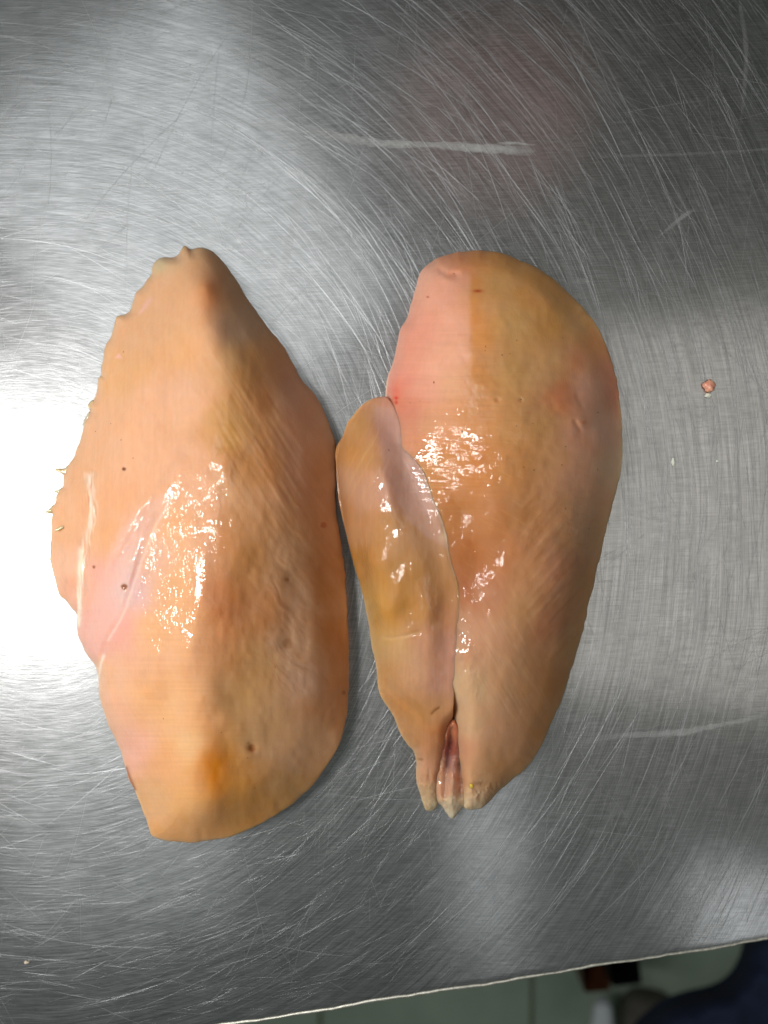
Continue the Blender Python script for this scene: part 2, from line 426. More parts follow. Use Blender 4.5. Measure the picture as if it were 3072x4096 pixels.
bv = []; bf = []; NB = 300; rb = random.Random(4); width_k = 1.0
for i in range(NB + 1):
    s_ = -0.55 + 1.15 * i / NB; wob = 0.00022 * math.sin(s_ * 90) + 0.00016 * math.sin(s_ * 233 + 1) + 0.0001 * math.sin(s_ * 710)
    width_k = 0.8 * width_k + 0.2 * rb.uniform(0.1, 1.0); c0 = Vector((EA[0], EA[1], 0)) + ed * s_ + en * (wob - 0.0011)
    for k in range(7):
        a = math.pi * (k / 6); p = c0 + en * (-math.cos(a) * 0.0010 * width_k); bv.append((p.x, p.y, -0.0004 + math.sin(a) * 0.00075))
for i in range(NB):
    for k in range(6): bf.append((i * 7 + k, i * 7 + k + 1, (i + 1) * 7 + k + 1, (i + 1) * 7 + k))
obj('edge_glint_bead', bv, bf, simple('glint_bead', (200, 198, 186), 0.5, 0.9, nscale=600, namp=0.35), table)  # added bead: stands in for the bright glint along the table edge
# scratches: fine tapered grooves' raised burrs, thousands, one "stuff" part
def ribbon_mesh(lines, zf):
    V = []; F = []
    for pts, w in lines:
        n = len(pts); b0 = len(V); z = zf()
        for i, (px, py) in enumerate(pts):
            a = pts[max(i - 1, 0)]; c = pts[min(i + 1, n - 1)]
            dx, dy = c[0] - a[0], c[1] - a[1]; l = math.hypot(dx, dy) + 1e-12
            t = i / (n - 1); ww = w * max(0.05, math.sin(math.pi * min(1, max(0, t))) ** 0.6) * 0.5
            nx, ny = -dy / l * ww, dx / l * ww
            V += [(px + nx, py + ny, z), (px, py, z + w * 0.22 * math.sin(math.pi * t)), (px - nx, py - ny, z)]
        for i in range(n - 1):
            k = b0 + i * 3
            F += [(k, k + 1, k + 4, k + 3), (k + 1, k + 2, k + 5, k + 4)]
    return V, F
def on_table(x, y): return (Vector((x - EA[0], y - EA[1], 0)).dot(en)) < -0.004
rnd = random.Random(11)
SCR = simple('scratch_burr', (186, 188, 189), 0.42, 1.0)
SCR2 = simple('dull_scratch', (184, 186, 186), 0.46, 1.0)
def arcs(num, wr, lr, jitter, region=None, seed=1):  # scratches bent round the lamp's reflection, building its circular glint into their layout
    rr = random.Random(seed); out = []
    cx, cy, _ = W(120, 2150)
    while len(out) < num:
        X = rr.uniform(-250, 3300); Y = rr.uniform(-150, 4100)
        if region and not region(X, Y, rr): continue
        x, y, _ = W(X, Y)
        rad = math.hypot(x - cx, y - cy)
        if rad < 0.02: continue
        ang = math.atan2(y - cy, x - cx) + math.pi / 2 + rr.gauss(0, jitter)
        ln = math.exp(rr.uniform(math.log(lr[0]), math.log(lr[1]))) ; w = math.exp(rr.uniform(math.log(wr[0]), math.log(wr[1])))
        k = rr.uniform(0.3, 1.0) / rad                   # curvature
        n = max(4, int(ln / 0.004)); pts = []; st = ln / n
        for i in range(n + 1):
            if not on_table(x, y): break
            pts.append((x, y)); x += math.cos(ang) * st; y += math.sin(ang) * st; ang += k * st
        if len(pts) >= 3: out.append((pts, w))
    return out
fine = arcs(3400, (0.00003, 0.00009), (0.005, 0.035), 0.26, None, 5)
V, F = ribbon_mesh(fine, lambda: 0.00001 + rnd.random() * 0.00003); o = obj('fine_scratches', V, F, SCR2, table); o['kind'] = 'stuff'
def reg(X, Y, rr):
    return rr.random() < (0.10 + 0.90 * (X > 1300 and Y < 2600))
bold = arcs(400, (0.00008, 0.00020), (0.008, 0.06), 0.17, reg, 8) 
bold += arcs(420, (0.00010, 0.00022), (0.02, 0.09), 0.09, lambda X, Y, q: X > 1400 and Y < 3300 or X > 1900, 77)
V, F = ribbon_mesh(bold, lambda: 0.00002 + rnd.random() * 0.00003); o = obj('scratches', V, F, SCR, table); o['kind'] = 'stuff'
# random cross scratches
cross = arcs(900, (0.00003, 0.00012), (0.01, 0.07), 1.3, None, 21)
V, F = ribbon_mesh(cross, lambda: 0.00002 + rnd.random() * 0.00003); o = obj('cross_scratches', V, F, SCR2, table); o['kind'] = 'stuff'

# ------------------------------------------------------------------ left breast
LO = [(736,984),(764,996),(808,991),(850,1008),(880,1032),(907,1064),(941,1117),(980,1180),(1013,1228),(1076,1315),(1134,1387),(1163,1440),(1206,1517),(1255,1575),(1298,1652),(1325,1722),(1340,1775),(1344,1830),(1343,1900),(1341,1988),(1344,2051),(1350,2093),(1358,2135),(1368,2199),(1378,2283),(1384,2367),(1389,2452),(1393,2550),(1394,2649),(1394,2749),(1388,2842),(1374,2921),(1351,2988),(1311,3060),(1258,3133),(1212,3180),(1146,3233),(1046,3293),(947,3339),(854,3360),(774,3369),(695,3367),(635,3356),(605,3339),(592,3299),(569,3240),(542,3167),(512,3107),(496,3054),(473,2981),(443,2921),(416,2848),(400,2795),(393,2722),(383,2669),(352,2625),(331,2585),(312,2543),(306,2509),(304,2455),(289,2438),(268,2408),(241,2383),(217,2311),(203,2256),(199,2214),(205,2130),(203,2079),(207,2050),(196,2048),(183,2050),(194,2037),(220,2012),(222,1986),(230,1971),(240,1957),(249,1948),(253,1919),(253,1896),(263,1875),(270,1864),(289,1834),(298,1819),(312,1781),(325,1743),(331,1709),(334,1686),(357,1646),(356,1625),(365,1608),(382,1583),(390,1558),(394,1511),(403,1503),(405,1473),(414,1418),(422,1380),(441,1355),(452,1321),(462,1283),(471,1266),(504,1256),(521,1237),(534,1203),(542,1174),(568,1148),(585,1123),(604,1098),(614,1060),(635,1036),(656,1028),(694,1028),(715,1013)]
LH = [(760,1000,8),(860,1040,9),(640,1050,6),(700,1150,14),(820,1150,21),(900,1150,14),(560,1250,9),(700,1300,20),(850,1320,27),(960,1300,18),(500,1400,11),(620,1450,21),(760,1500,27),(880,1500,31),(1000,1500,27),(1100,1480,17),
      (400,1600,8),(520,1650,21),(700,1700,29),(860,1700,35),(1000,1700,32.5),(1150,1680,24),(1250,1680,14),(310,1850,6),(420,1900,18),(560,1900,27),(700,1900,33),(850,1900,36.5),(1000,1950,35),(1150,1950,29),(1290,1900,16),
      (230,2100,5),(320,2150,8),(400,2150,20),(500,2150,26),(620,2150,31.5),(760,2150,36.3),(870,2150,38),(1020,2200,34.2),(1180,2200,27.5),(1320,2150,16),(240,2300,5),(300,2350,8),(370,2350,17),(450,2350,23),(560,2350,29),(700,2400,34.8),(830,2400,38),(1000,2400,33),(1150,2400,27),(1330,2400,14.5),
      (330,2520,9),(400,2550,18),(500,2550,26.5),(640,2600,33),(790,2600,37.5),(900,2600,35),(1050,2600,30.5),(1200,2650,24.5),(1350,2620,16),(430,2750,15),(530,2800,24.5),(680,2800,31),(800,2800,36),(920,2800,32),(1100,2850,26),(1250,2850,19.5),(1350,2850,15),
      (520,3000,14),(620,3000,23),(740,3000,31),(840,3000,32.5),(950,3020,28),(1120,3020,21.5),(1280,3020,14),(600,3180,15),(720,3180,26),(850,3180,28),(980,3180,24),(1120,3180,18),(640,3320,15),(780,3330,19),(900,3310,17),(1050,3280,14),(1240,3120,14)]
def l_height(x, y):
    h = rbf(x, y, [(a, b, c * 0.001) for a, b, c in LH], 2e-4)[..., 0]
    # groove beside the connective-tissue line, small step at the membrane wedge
    h -= 0.0012 * line(x, y, [(352,1880),(372,2050),(345,2250),(322,2400),(312,2560)], 16)
    h += 0.0016 * line(x, y, [(300,1900),(300,2050),(275,2250),(290,2380)], 40)
    h += 0.0012 * blob(x, y, 843, 3255, 70)
    h += 0.0011 * line(x, y, [(745,1810),(665,1960),(600,2070)], 36) + 0.0011 * line(x, y, [(600,2080),(530,2250),(480,2400)], 36)
    h += 0.0009 * line(x, y, [(800,2130),(790,2400),(730,2700),(720,2850)], 42) + 0.0008 * line(x, y, [(640,2550),(600,2800)], 38) + 0.0008 * line(x, y, [(900,1780),(905,1960)], 40)
    h -= 0.0010 * line(x, y, [(640,1960),(560,2100),(470,2250),(440,2300)], 22)
    h -= 0.0009 * line(x, y, [(640,2040),(590,2110),(555,2250),(500,2420),(440,2540),(400,2640)], 14)
    h += 0.0010 * line(x, y, [(520,2040),(470,2200),(420,2380)], 45)
    h -= 0.0005 * line(x, y, [(1190,2260),(1165,2400),(1150,2570)], 34)
    h += 0.0004 * line(x, y, [(1250,2300),(1260,2500),(1240,2680)], 34)
    return h
def edge_rim_l(x, y):
    return (0.0014 + 0.0065 * sstep(500, 1150, x + 0.15 * (y - 2000)) + 0.001 * sstep(2700, 3250, y)) * (0.45 + 0.55 * sstep(1500, 2050, y))
def edge_rad_l(x, y):
    return 34 + 125 * sstep(450, 1100, x + 0.15 * (y - 2000)) * (0.6 + 0.4 * sstep(1500, 2050, y)) + 30 * sstep(2700, 3250, y)
def l_detail(x, y, d):
    z = 0.0003 * fbm(x / 140, y / 170, 3, 2)
    # diagonal folds, upper right flank
    u, v = rot(x, y, 58); m = blob(x, y, 1090, 1850, 150, 420, -28)
    fold = fbm(u / 210, v / 26, 7, 2); z += 0.0003 * m * fold
    # wrinkled skin, lower right flank
    xx = x + 18 * vn(x / 60, y / 60, 71); yy = y + 18 * vn(x / 60, y / 60, 72)
    u, v = rot(xx, yy, 50); m = blob(x, y, 1160, 2330, 130, 300, 8)
    z += m * (0.00024 * fbm(u / 130, v / 30, 12, 2) + 0.00003 * fbm(x / 16, y / 16, 15, 2))
    m2 = blob(x, y, 1180, 2640, 120, 160, 0); z += m2 * 0.00022 * fbm(u / 60, v / 30, 19, 3)
    # fine ripple of wet fibres over the bright top
    m3 = np.clip(blob(x, y, 800, 1950, 190, 240, 30) + blob(x, y, 720, 2450, 200, 330, 6) + blob(x, y, 560, 2100, 160, 260, 20), 0, 1)
    z += m3 * (0.00005 * fbm(x / 13, y / 17, 23, 3) + 0.00002 * vn(x / 7, y / 9, 25)); z += 0.00025 * fbm(x / 45, y / 70, 24, 2)
    
    # horizontal grain near the foot
    m4 = blob(x, y, 700, 2950, 260, 330); z += 0.4 * m4 * 0.00011 * fbm(x / 160, y / 11, 31, 2)
    # stringy connective tissue
    m5 = line(x, y, [(350,1890),(366,1990),(372,2080),(350,2180),(330,2280),(318,2400),(310,2520)], 20, 12)
    z += m5 * (0.0002 + 0.0005 * vn(x / 6 + 0.8 * vn(x / 20, y / 40, 34), y / 55, 33))
    # torn edge on the left and at the tip
    m6 = np.exp(-d / 26) * (x < 760) * (y < 2100); z += 0.0003 * m6 * fbm(x / 18, y / 24, 35, 3)
    # pits
    for px, py, r, dep in ((497,2348,13,0.0008),(1008,2992,14,0.0005),(1150,2318,9,0.0006),(1150,2572,30,0.0007),(627,2440,10,0.0),(496,1872,9,0.0008)):
        z -= dep * blob(x, y, px, py, r)
    z += 0.0006 * (blob(x, y, 990, 3010, 40) - blob(x, y, 1008, 2992, 26)) 
    z -= 0.0012 * line(x, y, [(500,3060),(520,3110),(560,3190),(596,3290)], 10)
    z -= 0.0001 * line(x, y, [(1372,2750),(1300,2860),(1290,2930)], 9)
    return z
LC = [(760,1010,(205,165,118)),(650,1045,(196,176,138)),(820,1080,(205,150,100)),(920,1150,(206,162,132)),(980,1280,(203,164,138)),(780,1200,(218,162,112)),(640,1150,(218,168,125)),
      (560,1300,(216,168,126)),(860,1150,(203,132,76)),(720,1400,(226,170,112)),(500,1500,(218,164,104)),(620,1600,(232,180,148)),(760,1600,(234,184,152)),(860,1450,(212,165,115)),(900,1700,(205,150,88)),(960,1500,(207,148,94)),(1060,1600,(203,140,92)),(1150,1600,(208,158,134)),(1250,1720,(206,158,132)),
      (400,1700,(220,166,128)),(560,1800,(230,176,142)),(700,1850,(232,178,146)),(850,1950,(224,172,138)),(960,1850,(205,142,88)),(1080,1850,(198,134,86)),(1200,1850,(200,146,118)),(1300,1900,(196,140,104)),(440,2000,(226,160,116)),(320,1900,(218,166,124)),(270,2100,(220,168,128)),(260,2280,(224,174,140)),(300,2350,(226,164,132)),
      (420,2150,(222,156,104)),(440,2300,(226,160,140)),(560,2150,(224,176,162)),(600,2230,(216,180,172)),(520,2350,(214,176,170)),(440,2480,(226,158,142)),(380,2560,(222,160,142)),(700,2150,(224,168,116)),(820,2150,(220,166,128)),(900,2150,(204,138,84)),(700,2350,(226,170,112)),(640,2500,(226,172,118)),(800,2500,(222,166,106)),(900,2400,(205,136,84)),
      (1020,2250,(190,130,78)),(1130,2250,(196,146,112)),(1200,2400,(198,150,122)),(1060,2450,(196,132,86)),(1300,2350,(180,118,74)),(1350,2550,(178,112,66)),(1180,2600,(196,150,122)),(1020,2650,(190,138,86)),(1240,2750,(198,154,132)),(1330,2750,(180,118,76)),(430,2700,(228,176,146)),(470,2850,(226,170,146)),(540,3000,(228,166,140)),(600,2800,(224,164,104)),
      (700,2850,(228,176,116)),(760,3000,(226,178,122)),(660,3050,(222,158,102)),(850,2900,(205,142,76)),(860,3080,(204,132,50)),(950,2800,(198,148,96)),(1050,2900,(196,148,106)),(1150,3000,(200,152,118)),(1250,2950,(196,146,112)),(1300,2850,(184,126,86)),(1150,3150,(190,140,92)),(960,3180,(200,136,66)),(740,3200,(222,164,100)),(620,3200,(214,160,108)),(700,3330,(212,152,90)),(900,3310,(200,140,78)),(1050,3250,(190,130,70))]  # right flank patches darker: shade past the ridge is in the colour
def calm(a, b, c, ref, k): return (a, b, *lin([c[q] * (1 - k) + ref[q] * k for q in range(3)]))
LC = [calm(a, b, c, (222, 166, 120), 0.55) if a < 870 and b < 2950 and not (a < 560 and 2200 < b < 2600) else (a, b, *lin(c)) for a, b, c in LC]
def l_color(x, y, d):
    X = x + 16 * fbm(x / 150, y / 150, 41, 2); Y = y + 28 * fbm(x / 150, y / 150, 44, 2)
    c = shepard(X, Y, LC)
    # stripes along the folds
    u, v = rot(x, y, 58); m = blob(x, y, 1080, 1830, 190, 420, -28)
    st = sstep(0.05, 0.6, fbm(u / 190, v / 15, 47, 2)); c = mix(c, m * st, (212,166,134), 0.35)
    st = sstep(0.1, 0.7, fbm(u / 190, v / 22, 49, 2)); c = mix(c, m * st, (184,118,66), 0.22)
    # membrane wedge
    wedge = [(668,1950),(600,2000),(530,2050),(470,2120),(430,2210),(400,2290),(360,2400),(330,2560),(390,2640),(440,2560),(500,2450),(540,2330),(580,2200),(620,2100),(700,1990)]
    sd = sdist(x + 8 * fbm(x / 20, y / 20, 51), y, wedge)
    c = mix(c, sstep(-6, 22, sd) * sstep(2620, 2500, y), (224,176,156), 0.45)
    c = mix(c, sstep(0, 30, sd) * blob(x, y, 540, 2330, 90, 200, 18), (214,182,172), 0.8)
    c = mix(c, line(x, y, [(690,1985),(625,2100),(575,2220),(530,2350),(490,2460),(430,2570)], 6, 5, 4), (234,200,180), 0.6)
    # white connective tissue
    m5 = line(x, y, [(352,1880),(366,1990),(372,2060),(350,2150),(326,2280),(318,2400),(310,2520)], 17, 7, 6, 20, 53)
    c = mix(c, np.clip(1.5 * m5, 0, 1) * (0.45 + 0.55 * vn(x / 6 + 0.8 * vn(x / 20, y / 40, 34), y / 55, 33)), (244,224,200), 1.0); c = mix(c, m5 * sstep(0.2, 0.8, -vn(x / 6, y / 50, 36)), (200,150,120), 0.5)
    c = mix(c, line(x, y, [(326,2180),(318,2300),(316,2440)], 12, 6, 5, 20, 57), (240,220,194), 0.7)
    m = line(x, y, [(420,2610),(405,2650),(392,2720)], 7, 4, 3, 15, 58); c = mix(c, m, (240,214,188), 0.8)
    m = line(x, y, [(560,1420),(600,1440),(650,1430)], 10); c = mix(c, sstep(0, 12, sdist(x, y, [(485,1395),(448,1436),(500,1440),(478,1405)])), (232,180,166), 0.8)
    c = mix(c, line(x, y, [(610,1180),(585,1220),(552,1262)], 11, 6, 4), (226,176,160), 0.7)
    m = blob(x, y, 640, 1060, 28, 40, 30); c = mix(c, m, (190,178,140), 0.7)
    # fine fibre streaks
    c = c * (1 + 0.05 * fbm(x / 200, y / 6, 61, 2) * blob(x, y, 720, 2800, 400, 560))[..., None]
    c = c * (1 + 0.045 * fbm(x / 7, y / 120, 62, 2) * blob(x, y, 500, 1700, 350, 600))[..., None]
    # lower right wrinkle tint
    u, v = rot(x, y, 50); m = blob(x, y, 1170, 2380, 130, 320, 4)
    c = mix(c, m * sstep(0.1, 0.7, fbm(u / 70, v / 16, 63, 3)), (206,160,130), 0.3)
    c = mix(c, m * sstep(0.2, 0.8, fbm(u / 60, v / 12, 66, 3)), (164,106,60), 0.3)
    for px, py, r, a, rgb in ((497,2348,14,0.9,(146,84,42)),(1008,2992,17,0.75,(166,94,40)),(1152,2318,8,0.6,(146,92,30)),(1150,2575,24,0.4,(150,86,38)),(1294,2100,14,0.5,(158,52,24)),(496,1876,8,0.9,(120,66,30)),(376,2268,7,0.8,(140,64,34)),(1376,2770,10,0.5,(110,58,20))):
        c = mix(c, sstep(0.25, 0.7, blob(x + 4 * fbm(x / 8, y / 8, 67), y, px, py, r)), rgb, a)
    for px, py, rx, ry, rgb, a in ((900,2500,90,200,(188,110,60),0.5),(860,3080,50,130,(196,118,26),0.7),(840,1180,40,70,(200,118,60),0.5),(1200,1800,60,160,(206,160,140),0.4)):
        c = mix(c, blob(x, y, px, py, rx, ry), rgb, a)
    c = mix(c, np.exp(-d / 7.0), (214,172,128), 0.35)
    c = mix(c, line(x, y, [(500,3060),(520,3112),(545,3170)], 7), (128,64,36), 0.7)
    k = sstep(820, 960, x)[..., None]; return np.clip(c * (np.array([0.99, 0.985, 1.0]) * (1 - k) + np.array([0.93, 0.95, 0.84]) * k), 0, 1)  # beyond the ridge darker and browner: flank shade put into the colour
def wet_highlights(x, y, lines, base):  # wet coat strengthened along streaks: highlight positions put into the mask
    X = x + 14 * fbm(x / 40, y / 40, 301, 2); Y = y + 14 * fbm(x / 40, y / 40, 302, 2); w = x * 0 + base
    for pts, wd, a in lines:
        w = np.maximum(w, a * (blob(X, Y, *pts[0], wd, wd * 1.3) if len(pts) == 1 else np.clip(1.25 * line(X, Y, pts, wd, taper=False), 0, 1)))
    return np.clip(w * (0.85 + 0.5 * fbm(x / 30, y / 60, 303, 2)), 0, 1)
def l_wet_glint(x, y):
    return wet_highlights(x, y, [([(770,1740),(690,1880),(620,2010)], 34, 1), ([(870,1770),(905,1900),(880,2060)], 46, .8), ([(630,2020),(560,2180),(505,2360)], 32, 1), ([(590,2090)], 40, 1),
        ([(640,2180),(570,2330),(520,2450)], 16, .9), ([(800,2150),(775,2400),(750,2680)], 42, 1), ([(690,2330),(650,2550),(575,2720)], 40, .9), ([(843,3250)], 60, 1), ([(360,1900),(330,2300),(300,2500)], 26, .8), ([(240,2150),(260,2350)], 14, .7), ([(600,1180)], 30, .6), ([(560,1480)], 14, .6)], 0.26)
breast_l = thing('chicken_breast', 'left raw chicken breast tapering to a torn tip, white strand down its left side', 'chicken breast', W(820, 2200, 0), 'two raw chicken breasts on the steel')
relief('fillet', LO, l_height, edge_rim_l, edge_rad_l, MEAT, breast_l, l_color, details=l_detail, jag=2.0, seed=1, wet=l_wet_glint)

# ------------------------------------------------------------------ right breast
RO = [(1541,1592),(1546,1545),(1552,1500),(1575,1432),(1590,1364),(1601,1319),(1630,1266),(1650,1191),(1665,1138),(1677,1097),(1690,1077),(1730,1044),(1782,1019),(1843,1007),(1918,1001),(1993,1010),(2061,1033),(2129,1063),(2189,1097),(2242,1142),(2302,1199),(2355,1259),(2393,1312),(2423,1380),(2445,1440),(2464,1508),(2475,1568),(2485,1651),(2489,1741),(2489,1839),(2477,1915),(2460,1985),(2444,2045),(2420,2135),(2405,2204),(2388,2280),(2373,2350),(2355,2410),(2340,2490),(2310,2599),(2274,2713),(2244,2810),(2202,2900),(2172,2973),(2135,3033),(2093,3087),(2051,3117),(2009,3153),(1973,3190),(1942,3220),(1924,3235),(1882,3238),(1858,3233),(1850,3200),(1845,3130),(1834,3050),(1822,2960),(1812,2880),(1780,2800),(1690,2700),(1600,2500),(1540,2200),(1500,1950),(1500,1800),(1520,1700),(1540,1630)]
RH = [(1690,1090,14),(1800,1030,16),(1920,1010,15),(2080,1050,14),(1640,1250,15),(1750,1200,23),(1880,1180,27),(2020,1180,26),(2180,1180,20),(2320,1230,13),(1580,1450,14),(1700,1450,26),(1830,1450,33),(1960,1450,34),(2120,1450,30),(2280,1450,23),(2420,1430,13),
      (1570,1620,18),(1660,1650,26),(1780,1650,33.5),(1900,1650,37),(2050,1650,37),(2200,1650,32),(2350,1650,24),(2460,1650,13),(1640,1850,27.5),(1760,1850,31),(1900,1850,36.5),(2050,1850,37.5),(2200,1850,33),(2350,1850,25),(2470,1850,13),
      (1740,2050,31),(1850,2050,32),(1980,2050,36),(2120,2080,34.5),(2280,2080,28),(2410,2080,15),(1650,2050,28.0),(1665,2250,28.5),(1690,2450,28.0),(1710,2650,25),(1800,2250,30.5),(1900,2250,30.5),(2020,2250,34),(2150,2300,32),(2270,2300,26),(2370,2280,15),(1840,2450,29.5),(1950,2450,31.5),(2080,2450,31.5),(2220,2450,25),(2330,2450,14),
      (1840,2650,28.5),(1930,2650,30),(2060,2650,28),(2180,2650,21),(2280,2650,13),(1840,2850,23),(1920,2850,25.5),(2040,2850,23),(2150,2850,16),(2210,2870,11),(1860,3020,17),(1930,3020,19.5),(2040,3020,15),(2120,3020,10),(1880,3160,12),(1950,3150,11),(2030,3120,8),(1900,3230,7)]
def r_height(x, y):
    h = rbf(x, y, [(a, b, c * 0.001) for a, b, c in RH], 2e-4)[..., 0]
    h -= 0.0003 * line(x, y, [(2300,1560),(2335,1640)], 12); h -= 0.0005 * line(x, y, [(2290,1670),(2330,1735)], 10)
    h += 0.0005 * blob(x, y, 2330, 1690, 18)
    h += 0.0011 * line(x, y, [(1850,2480),(1880,2750),(1900,2950),(1905,3100)], 44) * sstep(2450, 2750, y)
    h -= 0.0010 * line(x, y, [(1740,1060),(1790,1100),(1850,1090)], 14)
    return h
def r_rim(x, y):
    return 0.0055 + 0.0045 * sstep(2100, 2450, x) * sstep(2900, 2200, y) - 0.003 * sstep(2900, 3200, y)
def r_rad(x, y): return 70 + 40 * sstep(1900, 2400, x) - 30 * sstep(2900, 3200, y) - 20 * sstep(1750, 1600, x)
def r_detail(x, y, d):
    z = 0.00040 * fbm(x / 110, y / 110, 103, 3)
    m = np.clip(blob(x, y, 1800, 1750, 230, 200) + blob(x, y, 1780, 1950, 160, 160), 0, 1)
    z += m * 0.00006 * fbm((x + 0.2 * y) / 120, (y - 0.05 * x) / 8, 107, 2)
    m3 = np.clip(blob(x, y, 1890, 1620, 110, 160) + blob(x, y, 1690, 1750, 80, 150), 0, 1)
    z += m3 * 0.00005 * fbm(x / 10, y / 12, 109, 3); z += 0.0002 * fbm(x / 50, y / 60, 110, 2)
    u, v = rot(x, y, -48); m = blob(x, y, 2240, 2360, 110, 330, -14)
    z += m * 0.0004 * fbm(u / 130, v / 26, 113, 2)
    m = blob(x, y, 2330, 2100, 70, 170, 8); z += m * 0.00025 * fbm(x / 26, y / 13, 115, 3)
    m = blob(x, y, 2000, 2650, 130, 260, -20); u, v = rot(x, y, 60); z += m * 0.0001 * fbm(u / 120, v / 14, 117, 2)
    m = line(x, y, [(1860,2560),(1880,2700),(1895,2850)], 40); z += m * 0.0003 * fbm(x / 15, y / 30, 118, 3)
    
    z += 0.0008 * sstep(3080, 3180, y) * fbm(x / 16, y / 22, 123, 2)
    m6 = np.exp(-d / 16) * (x < 1700) * (y < 1700); z += 0.0004 * m6 * fbm(x / 20, y / 26, 121, 3)
    for px, py, r, dep in ((1785,1105,22,-0.0008),(1990,1600,10,0.0005),(2083,1598,8,0.0004)):
        z -= dep * blob(x, y, px, py, r)
    return z
RC = [(1690,1100,(222,166,146)),(1800,1100,(224,162,140)),(1750,1180,(226,162,142)),(1800,1300,(228,172,148)),(1700,1300,(226,154,136)),(1650,1300,(224,140,124)),(1620,1400,(224,142,124)),(1750,1450,(228,172,148)),(1850,1400,(226,180,150)),(1600,1500,(224,136,120)),(1700,1550,(226,164,144)),(1820,1540,(222,170,136)),
      (1900,1030,(214,140,76)),(1830,1030,(216,140,98)),(2000,1050,(220,152,80)),(1910,1200,(218,160,102)),(2000,1130,(222,170,106)),(2150,1150,(218,156,86)),(1930,1350,(214,152,88)),(2050,1300,(222,174,110)),(2200,1300,(216,158,88)),(2300,1300,(216,166,110)),(2390,1380,(212,150,100)),(1920,1500,(210,152,92)),(2050,1500,(216,168,108)),(2200,1480,(216,168,116)),
      (2320,1450,(216,154,114)),(2440,1480,(210,140,108)),(2460,1560,(206,136,112)),(2350,1560,(224,170,148)),(2250,1600,(214,138,96)),(2400,1700,(224,176,154)),(2330,1750,(224,164,136)),(2450,1850,(220,184,154)),(1900,1650,(206,146,90)),(2050,1700,(206,152,94)),(2180,1700,(206,156,102)),(1720,1700,(212,158,120)),(1620,1650,(210,130,110)),(1640,1720,(206,144,116)),
      (1750,1850,(202,140,82)),(1900,1850,(200,134,74)),(2050,1880,(202,142,82)),(2200,1850,(212,158,110)),(2320,1900,(218,162,132)),(1850,2050,(192,128,72)),(2000,2050,(190,128,74)),(2100,2050,(192,134,80)),(2230,2050,(212,156,114)),(2350,2050,(214,166,132)),(1880,2250,(186,116,62)),(2000,2230,(190,124,72)),(1880,2330,(184,108,58)),(1950,2400,(198,140,106)),(2100,2300,(206,150,104)),(2080,2450,(204,154,106)),
      (2250,2300,(206,146,112)),(2330,2350,(202,150,104)),(2200,2500,(196,132,96)),(2280,2550,(198,152,106)),(1870,2550,(206,156,124)),(1950,2550,(208,158,124)),(2060,2700,(208,158,116)),(2160,2700,(196,140,94)),(2230,2750,(192,134,80)),(1880,2750,(212,178,142)),(1900,2900,(214,180,142)),(1960,2900,(212,160,124)),(2060,2950,(208,156,118)),(2140,2950,(196,138,82)),(1860,3000,(208,150,118)),(1930,3050,(210,162,122)),(2000,3080,(200,144,92)),(1900,3150,(204,156,112)),(1895,3200,(220,196,164)),(1900,3230,(222,204,176)),(1880,3225,(220,200,170)),(1960,3190,(194,132,76)),(2420,2150,(204,160,120))]
RC = [(a, b, *lin(c)) for a, b, c in RC]
